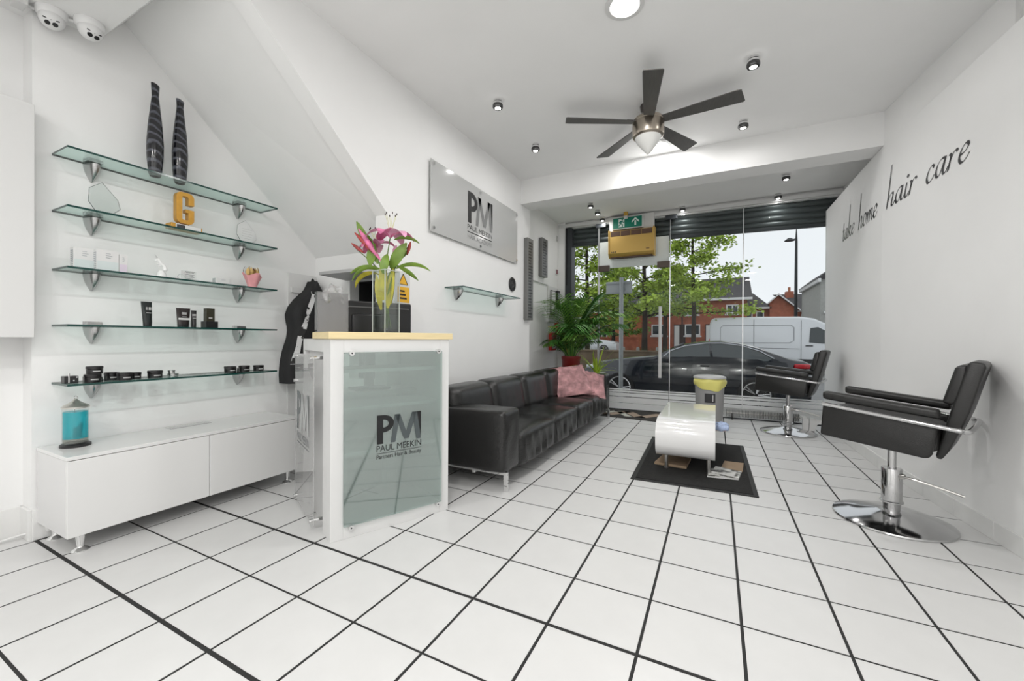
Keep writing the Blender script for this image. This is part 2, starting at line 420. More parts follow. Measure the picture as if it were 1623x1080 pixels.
door = sthing('door_1', 'clear glass entrance door with long chrome pull handle', 'door', (-1.16, YW, 0))
m = MB(); m.box(-1.685, -.637, YW, YW + .01, .01, 2.215); p = B('door_pane', m, WINGLASS, door)
for (z0, z1) in [(.012, .103), (.113, .198), (.208, .262), (.272, .301), (.310, .328)]:
    sp = MB(); sp.box(-1.685, -.637, YW - .0015, YW - .0005, z0, z1); B('film_stripe', sp, FILM, p)
m = MB(); m.cyl((-.755, YW - .06, 0), .024, .53, 1.60, 16); B('pull_handle', m, SATW, door, smooth=True)
for z in (.64, 1.5):
    m = MB(); m.tube([(-.755, YW - .06, z), (-.755, YW, z)], .009); B('handle_mount', m, CHROME, door)
m = MB(); m.box(-1.685, -.637, YW - .008, YW + .018, 0, .012); B('bottom_rail', m, DARKF, door)

sh = thing('roller_shutter', 'dark grey roller shutter half rolled above the shopfront glass', 'shutter', (0, YW + .2, 2.6))
SLAT = M('grey_shutter_slat', (.055, .065, .068), .4, .3)
for k in range(4):
    m = MB(); z = 2.67 + k * .082
    prof = [(YW + .10, 0), (YW + .085, .02), (YW + .08, .042), (YW + .085, .064), (YW + .10, .08), (YW + .12, .08), (YW + .12, 0)]
    vs = [(-2.16, p[0], z + .035 + p[1]) for p in prof] + [(1.4, p[0], z - .035 + p[1]) for p in prof]; n = 7
    m.add(vs, [tuple(range(n)), tuple(range(2 * n - 1, n - 1, -1))] + [(i, n + i, n + (i + 1) % n, (i + 1) % n) for i in range(n)])
    B('slat', m, SLAT, sh, smooth=True)
m = MB(); m.add([(-2.16, YW + .08, 2.66), (1.4, YW + .08, 2.59), (1.4, YW + .12, 2.59), (-2.16, YW + .12, 2.66), (-2.16, YW + .08, 2.71), (1.4, YW + .08, 2.64), (1.4, YW + .12, 2.64), (-2.16, YW + .12, 2.71)],
      [(0, 3, 2, 1), (4, 5, 6, 7), (0, 1, 5, 4), (1, 2, 6, 5), (2, 3, 7, 6), (3, 0, 4, 7)]); B('bottom_bar', m, DARKF, sh)
m = MB(); m.box(-2.268, -2.155, YW - .03, YW + .16, 0, 2.955); B('guide_rail', m, DARKF, sh, bevel=.006)
m = MB(); m.box(-2.25, -2.235, YW - .05, YW - .03, 2.0, 2.95); B('cable', m, BLACKP, sh)

# ================================================================== ALCOVE SHELVES
def shelf_bracket(yc, z, x0, proj=.085):
    m = MB(); vs = []; n = 12; L = 7
    for i in range(L):
        t = i / (L - 1); k = max(.06, (1 - t ** 1.6)) ** .75
        for j in range(n + 1):
            a = pi * j / n
            vs.append((x0 + proj * k * sin(a), yc + .036 * k * cos(a), z - .095 * t))
    fs = [(i * (n + 1) + j, i * (n + 1) + j + 1, (i + 1) * (n + 1) + j + 1, (i + 1) * (n + 1) + j) for i in range(L - 1) for j in range(n)]
    fs += [tuple(range(n + 1))]
    m.add(vs, fs); m.box(x0, x0 + .004, yc - .036, yc + .036, z, z + .035)
    m.prism([(yc - .034, 0), (yc + .034, 0), (yc + .03, .02), (yc - .03, .02)], x0, x0 + .06, 'x', mat=Matrix.Translation((0, 0, z + .012)))
    return m
def glass_shelf(name, label, x0, x1, y0, y1, z, brk, group):
    t = thing(name, label, 'shelf', (x0, (y0 + y1) / 2, z), group=group)
    m = MB(); m.box(x0, x1, y0, y1, z - .011, z)
    m.mi = [0, 0, 1, 1, 1, 1]
    B('glass_panel', m, [SHELFG, EDGEG], t)
    for yb in brk: B('bracket', shelf_bracket(yb, z - .012, x0), M('satin_chrome', (.48, .48, .48), .22, 1), t, smooth=True)
    return t
SZ = [2.112, 1.800, 1.475, 1.166, .846]
names = ['topmost', 'second', 'third', 'fourth', 'lowest']
holds = ['holding two tall dark vases', 'holding a gold letter trophy', 'holding white product boxes', 'holding black product tubes', 'holding black round tins']
for k, z in enumerate(SZ):
    glass_shelf('glass_shelf', f'{names[k]} green glass shelf in the alcove, {holds[k]}', XS, -3.06, .842, 1.985, z, (1.0, 1.81), 'glass shelves in the alcove')
glass_shelf('glass_shelf', 'empty green glass shelf below the wall sign beside the sofa', XL, -1.98, 2.96, 4.12, 1.565, (3.13, 3.93), 'glass shelves in the alcove')

# striped tall vases
def stripemat(name, a, b, sc):
    m = M(name, a, .12, spec=.6); t = m.node_tree; bs = t.nodes['Principled BSDF']
    co = t.nodes.new('ShaderNodeTexCoord').outputs['Object']
    w = t.nodes.new('ShaderNodeTexWave'); w.wave_type = 'BANDS'; w.bands_direction = 'Z'; w.inputs['Scale'].default_value = sc; w.inputs['Distortion'].default_value = 4.5; w.inputs['Detail'].default_value = 2; w.inputs['Detail Scale'].default_value = 1.2
    mp = t.nodes.new('ShaderNodeMapping'); mp.inputs['Rotation'].default_value = (.5, .35, 0); t.links.new(co, mp.inputs[0]); t.links.new(mp.outputs[0], w.inputs['Vector'])
    r = t.nodes.new('ShaderNodeValToRGB'); r.color_ramp.elements[0].position = .55; r.color_ramp.elements[0].color = (*a, 1); r.color_ramp.elements[1].position = 1; r.color_ramp.elements[1].color = (*b, 1)
    t.links.new(w.outputs['Fac'], r.inputs[0]); t.links.new(r.outputs[0], bs.inputs['Base Color'])
    return m
VM = stripemat('black_striped_glaze', (.008, .008, .011), (.085, .09, .11), 7.5)
def vase(y, h, lean, label):
    t = thing('tall_vase', label, 'vase', (-3.165, y, SZ[0]), group='tall dark vases')
    prof = [(.026, 0), (.034, .02), (.042, .13), (.043, .20), (.036, .32), (.024, .44), (.018, .50), (.021, h - .005), (.0215, h), (.017, h - .008), (.013, h - .06)]
    m = MB(); m.lathe(prof, 24, (-3.165, y, SZ[0]))
    # slanted mouth
    m.v = [(a, b, c + (max(0, c - SZ[0] - h + .06) * (b - y) * lean)) for a, b, c in m.v]
    B('vase_body', m, VM, t, smooth=True)
    mm = MB(); mm.cyl((-3.165, y, SZ[0]), .026, 0, .003); B('felt_foot', mm, DARKP, t)
    return t
vase(1.256, .575, -7, 'taller striped dark vase on the top glass shelf, nearer the cameras')
vase(1.388, .545, -7, 'slightly shorter striped dark vase beside its taller twin on the top shelf')

# crystal awards
ICE = glassmat('crystal', (.93, .96, .95), .12, frost=.22, frostcol=(.9, .93, .92))
def award(y0, y1, z0, h, x, mat, label, lettered):
    t = thing('crystal_award', label, 'award', (x, (y0 + y1) / 2, z0), group='crystal awards')
    w = y1 - y0; poly = [(y0 + .28 * w, z0), (y0 + .72 * w, z0 + .01), (y1, z0 + .28 * h), (y1 - .08 * w, z0 + .55 * h), (y0 + .42 * w, z0 + h), (y0 + .03 * w, z0 + .75 * h), (y0, z0 + .35 * h)]
    m = MB(); m.prism(poly, x - .008, x + .008, 'x'); B('crystal_plate', m, mat, t, bevel=.004)
    e = MB(); e.tube([(x, p[0], p[1]) for p in poly], .0016, 6, closed=True); B('bevelled_edge', e, M('dark_crystal_edge', (.02, .035, .035), .1), t)
    if lettered:
        e = MB(); mt = frame_mat((x + .0085, y0 + .2 * w, 0), (0, 1, 0), (0, 0, 1))
        for k in range(5): e.box(x + .0082, x + .0086, y0 + .22 * w, y0 + (.75 - .05 * (k % 2)) * w, z0 + h * (.62 - .1 * k), z0 + h * (.63 - .1 * k))
        B('engraving', e, M('etched_grey', (.5, .5, .5), .6), t)
award(.948, 1.085, SZ[1], .185, -3.15, ICE, 'clear faceted crystal award on the second shelf near the left bracket', False)
award(1.735, 1.878, SZ[1], .175, -3.15, glassmat('frosted_crystal', (.97, .98, .98), .06, frost=.9, frostcol=(.98, .98, .98)), 'white frosted crystal award with etched lines at the right of the second shelf', True)

# gold letter trophy
GOLD = M('brushed_gold', (.55, .29, .045), .42, .45, noise=.1, nscale=30)
t = thing('letter_trophy', 'gold letter G trophy on a gold and white base, second glass shelf', 'trophy', (-3.15, 1.4, SZ[1]))
def Gpoly(w, h, th, r):
    out = []
    def arc(cx, cy, rx, a0, a1, n=5):
        return [(cx + rx * cos(radians(a0 + (a1 - a0) * k / n)), cy + rx * sin(radians(a0 + (a1 - a0) * k / n))) for k in range(n + 1)]
    o = arc(w - r, h - r, r, 0, 90) + arc(r, h - r, r, 90, 180) + arc(r, r, r, 180, 270) + arc(w - r, r, r, 270, 360)
    o += [(w, h * .50), (w * .52, h * .50), (w * .52, h * .41), (w - th, h * .41)]
    ri = r * .35
    i = arc(w - th - ri, th * .85 + ri, ri, 0, -90, 3) + arc(th + ri, th * .85 + ri, ri, 270, 180, 3) + arc(th + ri, h - th * .85 - ri, ri, 180, 90, 3) + arc(w - th - ri, h - th * .85 - ri, ri, 90, 0, 3)
    return o + i + [(w - th, h * .64), (w, h * .64)]
gp = Gpoly(.098, .20, .034, .03)
m = MB()
# build the G as strips so that the concave outline stays clean
def strip_shape(m, outer, inner, x0, x1):
    n = len(outer); V = []
    for x in (x0, x1): V += [(x, *p) for p in outer] + [(x, *p) for p in inner]
    F = []
    for i in range(n - 1):
        F += [(2 * n + i, 2 * n + i + 1, 3 * n + i + 1, 3 * n + i), (i + 1, i, n + i, n + i + 1), (i, i + 1, 2 * n + i + 1, 2 * n + i), (n + i + 1, n + i, 3 * n + i, 3 * n + i + 1)]
    F += [(0, 2 * n, 3 * n, n), (n - 1, 2 * n - 1, 4 * n - 1, 3 * n - 1)]
    m.add(V, F)
gy0, gz0 = 1.352, SZ[1] + .047; w, h, th = .1, .205, .033
def rr(w, h, r, y0, z0, n=5):
    pts = [(y0 + w, z0 + h * .62)]
    for (cx, cy, a0) in ((w - r, h - r, 0), (r, h - r, 90), (r, r, 180), (w - r, r, 270)):
        for k in range(n + 1):
            a = radians(a0 + 90 * k / n); pts.append((y0 + cx + r * cos(a), z0 + cy + r * sin(a)))
    return pts + [(y0 + w, z0 + h * .47)]
outer = rr(w, h, .032, gy0, gz0)
inner = rr(w - 2 * th, h - 1.5 * th, .008, gy0 + th, gz0 + .75 * th)
inner[0] = (gy0 + w - th, gz0 + h * .62); inner[-1] = (gy0 + w - th, gz0 + h * .47)
strip_shape(m, outer, inner, -3.165, -3.125)
m.box(-3.165, -3.125, gy0 + w * .52, gy0 + w - th + .001, gz0 + h * .36, gz0 + h * .47)
B('letter', m, GOLD, t)
m = MB(); m.box(-3.18, -3.105, 1.315, 1.492, SZ[1], SZ[1] + .036); B('trophy_base', m, GOLD, t, bevel=.004)
m = MB(); m.box(-3.106, -3.103, 1.34, 1.482, SZ[1] + .004, SZ[1] + .034); B('name_plate', m, SATW, t)
m = MB(); m.box(-3.1035, -3.102, 1.345, 1.39, SZ[1] + .008, SZ[1] + .03); B('printed_badge', m, DARKP, t)
for yy in (1.375, 1.43):
    m = MB(); m.cyl((-3.145, yy, 0), .004, SZ[1] + .034, gz0 + .01, 8); B('support_pin', m, CHROME, t)

# white product boxes
PRN = M('grey_print', (.38, .40, .42), .6); TEALP = M('pale_grey_green', (.62, .68, .68), .5); LIL = M('pale_lilac', (.68, .6, .70), .5)
def carton(y0, y1, h, x0, x1, label, lower=None, side=True):
    z = SZ[2]; t = thing('product_box', label, 'box', ((x0 + x1) / 2, (y0 + y1) / 2, z), group='white product boxes')
    m = MB(); m.box(x0, x1, y0, y1, z, z + h); B('carton', m, SATW, t, bevel=.001)
    m = MB(); m.box(x1, x1 + .0006, y0 + .002, y1 - .002, z + .002, z + h * .46); B('lower_band', m, lower or TEALP, t)
    m = MB()
    for k in range(3): m.box(x1, x1 + .0006, y0 + (y1 - y0) * .4, y0 + (y1 - y0) * (.62 + .08 * (k % 2)), z + h * (.62 + .1 * k), z + h * (.65 + .1 * k))
    if side:
        for k in range(9): m.box(x0 + .008, x1 - .008, y0 - .0006, y0, z + h * (.1 + .09 * k), z + h * (.15 + .09 * k))
    B('printing', m, PRN, t)['kind'] = 'stuff'
carton(.888, .972, .118, -3.19, -3.14, 'white product box at the left of the third glass shelf')
carton(.968, 1.062, .118, -3.15, -3.10, 'white product box in front, in the middle of three on the third shelf')
carton(1.064, 1.10, .105, -3.15, -3.10, 'slim white box with lilac base beside the larger white boxes', LIL, False)
carton(1.582, 1.672, .045, -3.17, -3.12, 'low flat white box lying on the third glass shelf', SATW)
# unicorn figurine
PORC = M('white_porcelain', (.86, .86, .86), .2)
t = thing('horse_figurine', 'small white rearing unicorn figurine on the third glass shelf', 'figurine', (-3.14, 1.28, SZ[2]))
z = SZ[2]; m = MB()
m.lathe([(.025, 0), (.027, .008), (.022, .03), (.012, .045)], 14, (-3.14, 1.28, z))
m.tube(spline([(-3.14, 1.30, z + .05), (-3.14, 1.295, z + .075), (-3.14, 1.275, z + .095), (-3.14, 1.262, z + .118)], 4), .014, 8, taper=.008)
m.tube([(-3.14, 1.264, z + .116), (-3.14, 1.246, z + .104)], .008, 8, taper=.005)
for (a, b) in (((1.285, .085), (1.262, .07)), ((1.28, .082), (1.256, .085)), ((1.297, .055), (1.285, .03)), ((1.305, .055), (1.30, .03))):
    m.tube([(-3.14, a[0], z + a[1]), (-3.14, b[0], z + b[1])], .005, 6, taper=.003)
B('body', m, PORC, t, smooth=True)
m = MB(); m.tube([(-3.14, 1.258, z + .122), (-3.14, 1.245, z + .145)], .003, 6, taper=.0006); B('horn', m, M('silver_horn', (.5, .5, .5), .3, .8), t)
# small standing plaque
t = thing('acrylic_plaque', 'small clear plaque with black script writing on the third glass shelf', 'plaque', (-3.14, 1.42, z))
m = MB(); m.box(-3.142, -3.138, 1.385, 1.47, z, z + .065); B('plate', m, glassmat('clear_acrylic', (.97, .97, .97), .06, frost=.15, frostcol=(.95, .95, .95)), t)
m = MB(); m.tube([(-3.137, 1.385 + .02 * cos(a / 3), z + .02 + .018 * sin(a / 3)) for a in range(19)], .0012, 5); B('round_badge', m, PRN, t)
m = MB()
for k in range(5): m.box(-3.1375, -3.137, 1.405, 1.46 - .008 * (k % 2), z + .008 + .008 * k, z + .010 + .008 * k)
for k in range(7): m.tube([(-3.137, 1.405 + .008 * k, z + .052), (-3.137, 1.411 + .008 * k, z + .064)], .0014, 4)
B('script', m, BLACKP, t)
# pink bouquet pouch
t = thing('pink_posy', 'pink wrapped posy of dried flowers at the end of the third shelf', 'posy', (-3.13, 1.835, z))
PINKW = M('pink_paper', (.80, .36, .38), .6, noise=.15, nscale=14)
def crumple(p, n): 
    return p
m = MB(); n = 18; vs = []
for i in range(7):
    tt = i / 6
    for k in range(n):
        a = 2 * pi * k / n; rr_ = .030 + .034 * tt ** 1.3 + .008 * tt * sin(5 * a)
        vs.append((-3.13 + rr_ * .75 * cos(a), 1.835 + rr_ * sin(a), z + .10 * tt + .012 * tt * sin(3 * a + 1)))
m.add(vs, [(i * n + k, i * n + (k + 1) % n, (i + 1) * n + (k + 1) % n, (i + 1) * n + k) for i in range(6) for k in range(n)] + [tuple(range(n))[::-1]])
B('wrapper', m, PINKW, t, smooth=True)
fl = MB(); fb = MB()
for k in range(26):
    a = random.uniform(0, 2 * pi); q = random.uniform(0, .048)
    (fl if k % 3 else fb).leaf((-3.13 + q * .7 * cos(a), 1.835 + q * sin(a), z + .085), (.5 * cos(a), .5 * sin(a), 1), (cos(a), sin(a), .1), random.uniform(.05, .085), .012, 1.2, 4)
B('dried_petals', fl, M('straw_petals', (.62, .42, .16), .7), t); B('brown_petals', fb, M('brown_petals', (.2, .09, .04), .7), t)

# black tubes and boxes
def tubebottle(y0, y1, h, label, mat, band=None, lean=0):
    z = SZ[3]; yc = (y0 + y1) / 2; w = (y1 - y0) / 2; x = -3.14
    t = thing('product_tube', label, 'tube', (x, yc, z), group='black product tubes')
    m = MB(); vs = []; n = 14
    for i in range(6):
        q = i / 5
        for k in range(n):
            a = 2 * pi * k / n; dep = .018 * (1 - q) + .002 * q; ww = w * (.80 + .2 * q)
            vs.append((x + dep * cos(a), yc + ww * sin(a) + lean * q, z + .02 + (h - .02) * q))
    m.add(vs, [(i * n + k, i * n + (k + 1) % n, (i + 1) * n + (k + 1) % n, (i + 1) * n + k) for i in range(5) for k in range(n)] + [tuple(range(n))[::-1], tuple(range(5 * n, 6 * n))])
    B('tube_body', m, mat, t, smooth=True)
    m = MB(); m.lathe([(.019, 0), (.02, .02)], 14, (x, yc, z), sx=.9, sy=w * .8 / .02); B('cap', m, BLACKP, t)
    if band:
        m = MB(); m.box(x + .016, x + .0175, yc - w * .8, yc + w * .8, z + h * .38, z + h * .48); B('label_band', m, band, t)
    m = MB()
    for k in range(4): m.box(x + .0150 - .002 * k, x + .0162 - .002 * k, yc - .014 + .008 * k, yc - .010 + .008 * k, z + h * .66, z + h * .78)
    m.box(x + .0165, x + .0172, yc - .012, yc + .012, z + h * .53, z + h * .56)
    B('printing', m, M('pale_print', (.55, .55, .55), .6), t)['kind'] = 'stuff'
DKB = M('dark_brown_tube', (.016, .010, .010), .35); DKG = M('dark_green_black_tube', (.008, .013, .013), .3)
tubebottle(1.182, 1.238, .152, 'tall black squeeze tube standing alone on the fourth shelf', DKG, None, -.006)
tubebottle(1.356, 1.438, .126, 'wide dark brown tube with a white label band, fourth shelf', DKB, SATW)
tubebottle(1.440, 1.474, .115, 'narrow black tube touching the wide brown one, fourth shelf', BLACKP)
t = thing('product_box', 'upright dark box standing on a flat black box, fourth shelf', 'box', (-3.14, 1.55, SZ[3] + .045))
m = MB(); m.box(-3.165, -3.125, 1.527, 1.578, SZ[3] + .045, SZ[3] + .135); B('carton', m, M('olive_black_card', (.03, .028, .015), .4), t, bevel=.001)
m = MB(); m.box(-3.1248, -3.1243, 1.54, 1.562, SZ[3] + .064, SZ[3] + .072); B('printing', m, M('pale_print', (.55, .55, .55), .6), t)
m = MB(); m.box(-3.18, -3.11, 1.518, 1.592, SZ[3], SZ[3] + .045); tag(B('flat_box', m, BLACKP, bevel=.002), 'flat black box under the upright dark box, fourth shelf', 'box')

# round tins
TIN = M('black_tin', (.010, .009, .010), .3); ALU = M('silver_tin', (.55, .55, .55), .25, 1)
def tin(y, x, z, r, h, label, mat=TIN):
    t = thing('product_tin', label, 'tin', (x, y, z), group='tins on the lowest shelf')
    m = MB(); m.lathe([(r - .002, 0), (r - .0015, h * .62), (r - .003, h * .63)], 24, (x, y, z)); B('tin_body', m, mat, t, smooth=True)
    m = MB(); m.lathe([(r, h * .66), (r, h - .002), (r - .003, h)], 24, (x, y, z)); B('lid', m, mat, t, smooth=True)
    m = MB(); vs = []
    for k in range(9):
        a = -.5 + k / 8 * .9
        for q in (.3, .42): vs.append((x + (r + .0005) * cos(a), y + (r + .0005) * sin(a), z + h * q))
    m.add(vs, [(2 * k, 2 * k + 2, 2 * k + 3, 2 * k + 1) for k in range(8)]); B('label_print', m, M('pale_print', (.55, .55, .55), .6), t)
z = SZ[4]
tin(.958, -3.12, z, .036, .045, 'black round tin at the bottom of the stacked pair on the lowest shelf')
tin(.972, -3.14, z + .045, .036, .043, 'black round tin on top of the stacked pair on the lowest shelf')
tin(1.058, -3.18, z, .034, .046, 'black round tin partly hidden behind another, lowest shelf')
tin(1.092, -3.11, z, .036, .045, 'black round tin in front of the hidden one, lowest shelf')
tin(1.156, -3.15, z, .028, .04, 'smaller black round tin in the middle of the lowest shelf')
tin(1.244, -3.13, z, .038, .046, 'black round tin next to the silver tins, lowest shelf')
tin(1.345, -3.15, z, .03, .02, 'silver tin lying under another silver tin, lowest shelf', ALU)
tin(1.335, -3.145, z + .02, .02, .022, 'small silver tin resting on a silver tin, lowest shelf', ALU)
tin(1.692, -3.15, z, .038, .045, 'leftmost of three black tins at the right end of the lowest shelf')
tin(1.79, -3.15, z, .036, .045, 'middle of three black tins at the right end of the lowest shelf')
tin(1.895, -3.15, z, .036, .042, 'rightmost of three black tins at the right end of the lowest shelf')
t = thing('trinket_box', 'small black box with a pin at the left end of the lowest shelf', 'box', (-3.13, .87, z))
m = MB(); m.box(-3.16, -3.11, .845, .90, z, z + .04); B('box_body', m, BLACKP, t, bevel=.003)
m = MB(); m.cyl((-3.108, .862, 0), .004, z + .004, z + .056, 8); B('pin', m, CHROME, t)
m = MB()
for (a, b) in ((.878, .012), (.89, .03)): m.box(-3.1098, -3.109, a, a + .006, z + b, z + b + .006)
B('white_dots', m, SATW, t)

# ================================================================== LOW CABINET, JAR
t = thing('low_cabinet', 'long low white gloss cabinet on chrome feet under the glass shelves', 'cabinet', (-3.07, 1.4, 0))
m = MB(); m.box(-3.272, -2.878, .787, 2.02, .094, .48); B('body', m, M('grey_white_laminate', (.70, .70, .70), .3), t, bevel=.002)
m = MB(); m.box(-3.275, -2.86, .785, 2.024, .481, .5); B('top_board', m, GLOSSW, t, bevel=.002)
for (a, b) in ((.787, 1.416), (1.420, 2.022)):
    m = MB(); m.box(-2.878, -2.86, a, b, .094, .478); B('cabinet_door', m, GLOSSW, t, bevel=.002)
for (x, y) in ((-2.915, .85), (-3.21, .84), (-2.915, 1.975), (-3.21, 1.97)):
    m = MB(); m.lathe([(.0, 0), (.036, 0), (.036, .004), (.028, .012), (.016, .018), (.014, .022), (.022, .09), (.023, .094)], 20, (x, y, 0)); B('leg', m, CHROME, t, smooth=True)
# disinfectant jar
jx, jy, z = -3.135, .895, .5
t = thing('disinfectant_jar', 'round glass jar of blue disinfectant with chrome lid on the low cabinet', 'jar', (jx, jy, z))
m = MB(); m.lathe([(.0, .0), (.062, 0), (.062, .012), (.052, .02)], 28, (jx, jy, z)); B('base', m, BLACKP, t, smooth=True)
m = MB(); m.lathe([(.050, .018), (.052, .03), (.052, .215)], 28, (jx, jy, z), caps=False); B('glass', m, GLASS, t, smooth=True)
m = MB(); m.lathe([(.049, .045), (.049, .19)], 28, (jx, jy, z)); B('blue_liquid', m, glassmat('blue_liquid', (.18, .82, .88), .03, frost=.45, frostcol=(.03, .66, .76)), t, smooth=True)
m = MB(); m.lathe([(.0485, .02), (.0495, .044)], 28, (jx, jy, z)); B('thick_glass_bottom', m, glassmat('bottle_bottom', (.75, .75, .70), .1, frost=.3, frostcol=(.5, .5, .45)), t)
m = MB(); m.lathe([(.055, .21), (.056, .218), (.05, .224), (.03, .235), (.012, .25), (.006, .258)], 28, (jx, jy, z)); lid = B('lid', m, M('satin_lid_metal', (.6, .59, .55), .3, .9), t, smooth=True)
m = MB(); m.tube([(jx, jy + .007 * cos(a / 10 * 2 * pi), z + .266 + .007 * sin(a / 10 * 2 * pi)) for a in range(10)], .0025, 6, closed=True); B('ring', m, CHROME, lid)
m = MB(); m.prism([(jy - .012, z + .05), (jy + .022, z + .05), (jy + .028, z + .125), (jy + .016, z + .123), (jy + .005, z + .105), (jy - .01, z + .10)], jx + .0, jx + .006, 'x'); B('comb', m, M('dark_teal_comb', (.0, .05, .06), .4), t)
m = MB(); m.tube([(jx + .004, jy - .012, z + .06), (jx + .004, jy - .005, z + .215)], .0025, 6); B('lifting_rod', m, CHROME, t)
# card on the cabinet
m = MB(); m.box(-3.225, -3.15, 1.335, 1.575, .501, .506, mat=None); tag(B('acrylic_strip', m, glassmat('clear_acrylic', (.97, .97, .97), .06), bevel=.001), 'clear acrylic label strip lying on top of the low white cabinet', 'label strip')
# power lead
t = thing('power_lead', 'white power lead with plug running under the low cabinet', 'cable', (-3.3, .8, 0))
m = MB(); m.tube(spline([(-3.40, .3, .012), (-3.38, .62, .01), (-3.33, .74, .03), (-3.27, .82, .05)], 6), .006, 8); B('cable', m, SATW, t, smooth=True)
m = MB(); m.box(-3.275, -3.235, .815, .87, .035, .07); B('plug', m, SATW, t, bevel=.006)

# ================================================================== TOP-LEFT: WALL CUPBOARD, CAMERAS
t = thing('wall_cupboard', 'plain white wall cupboard at the left edge above waist height', 'cupboard', (-3.32, .4, 1.095))
m = MB(); m.box(-3.415, -3.2, -.4, .755, 1.095, 2.31); B('carcass', m, SATW, t, bevel=.002)
m = MB(); m.box(-3.199, -3.185, -.4, .757, 1.095, 2.31); B('cupboard_door', m, SATW, t, bevel=.002)
def cctv(x, y, rz, label):
    t = thing('security_camera', label, 'camera', (x, y, 2.86), rz, 'security cameras')
    PL = M('white_camera_plastic', (.8, .8, .8), .3)
    m = MB(); m.lathe([(.062, 0), (.064, -.008), (.06, -.03), (.052, -.04)][::-1], 28); B('mount_ring', m, PL, t, smooth=True, world=False)
    R = Matrix.Rotation(radians(38), 4, 'Y')
    m = MB(); m.lathe([(.002, -.062), (.022, -.058), (.038, -.047), (.048, -.03), (.052, -.01), (.05, .005)], 28, mat=Matrix.Translation((0, 0, -.04)) @ R.inverted()); B('eyeball', m, PL, t, smooth=True, world=False)
    for k, s in enumerate((-.014, .014)):
        m = MB(); m.cyl((0, s, 0), .011, -.063, -.052, 16, mat=Matrix.Translation((0, 0, -.04)) @ R.inverted()); e = B('lens', m, BLACKP, t, world=False)
    m = MB(); m.tube([Matrix.Translation((0, 0, -.04)) @ R.inverted() @ Vector((.018, .03 * cos(a), -.056 + .006 * abs(cos(a)))) for a in [pi * k / 8 for k in range(9)]], .0035, 6); B('sun_hood', m, BLACKP, t, world=False)
    return t
cctv(-3.215, .825, -.3, 'white turret security camera nearer the left edge of the photo')
cctv(-3.14, .95, .1, 'white turret security camera nearer the glass shelves')
t = thing('cable_conduit', 'thin white conduit linking the two security cameras', 'conduit', (-3.25, .7, 2.83))
m = MB(); m.tube([(-3.26, .55, 2.845), (-3.25, .76, 2.845), (-3.14, .99, 2.845)], .009, 8); B('conduit', m, SATW, t, smooth=True)
m = MB(); m.box(-3.29, -3.2, .69, .74, 2.82, 2.86); B('junction_box', m, SATW, t, bevel=.004)

# ================================================================== COAT PANEL
m = MB(); m.box(XS, XS + .012, 2.213, 2.485, 0, 1.66); tag(B('access_panel', m, M('off_white_panel', (.76, .76, .755), .4), bevel=.003), 'tall white access panel on the wall behind the hanging jacket', 'panel')
m = MB(); m.box(XS + .012, XS + .03, 2.235, 2.48, 1.49, 1.535); tag(B('hook_rail', m, SATW, bevel=.003), 'white wooden hook rail on the wall above the jacket', 'rail')
FAB = M('black_jacket_fabric', (.012, .012, .013), .75, bump=.3, bscale=60)
t = thing('hanging_jacket', 'black jacket with white patterned stripe hanging behind the reception desk', 'jacket', (-3.2, 2.4, .6))
rows = [(1.60, 2.385, 2.415), (1.55, 2.365, 2.44), (1.50, 2.325, 2.465), (1.43, 2.25, 2.475), (1.36, 2.195, 2.477), (1.30, 2.172, 2.478), (1.24, 2.178, 2.478), (1.18, 2.195, 2.478), (1.10, 2.185, 2.478), (1.0, 2.15, 2.478), (.90, 2.128, 2.478), (.80, 2.12, 2.475), (.72, 2.125, 2.47)]
def jrow(z):
    for (a, b) in zip(rows[:-1], rows[1:]):
        if a[0] >= z >= b[0]:
            k = (a[0] - z) / (a[0] - b[0]); return a[1] + (b[1] - a[1]) * k, a[2] + (b[2] - a[2]) * k
    return rows[-1][1:]
def jx(y, z):
    a, b = jrow(z); u = min(.98, abs(2 * (y - (a + b) / 2) / (b - a))); hd = .075 * min(1, (1.62 - z) * 6 + .2)
    return -3.175 + hd * (1 - u ** 3) ** .4 + .006 * sin(y * 55 + z * 13)
m = MB(); n = 24; vs = []; zs = [1.60 - .88 * k / 26 for k in range(27)]
for z in zs:
    a, b = jrow(z)
    for k in range(n):
        th = 2 * pi * k / n; c_ = cos(th); s_ = sin(th); y = (a + b) / 2 - (b - a) / 2 * (1 if c_ > 0 else -1) * abs(c_) ** .7
        x = jx(y, z) if s_ > 0 else -3.255 + .002 * s_
        vs.append((x if abs(c_) < .98 else -3.2, y, z))
m.add(vs, [(i * n + k, i * n + (k + 1) % n, (i + 1) * n + (k + 1) % n, (i + 1) * n + k) for i in range(26) for k in range(n)] + [tuple(range(n))[::-1], tuple(range(26 * n, 27 * n))])
B('body', m, FAB, t, smooth=True)
m = MB(); V = []
for k in range(22):
    q = k / 21; z = 1.50 - .62 * q; y = 2.352 - .19 * q ** .85
    V += [(jx(y - .02, z) + .004, y - .02, z), (jx(y + .02, z) + .004, y + .02, z)]
m.add(V, [(2 * k, 2 * k + 2, 2 * k + 3, 2 * k + 1) for k in range(21)])
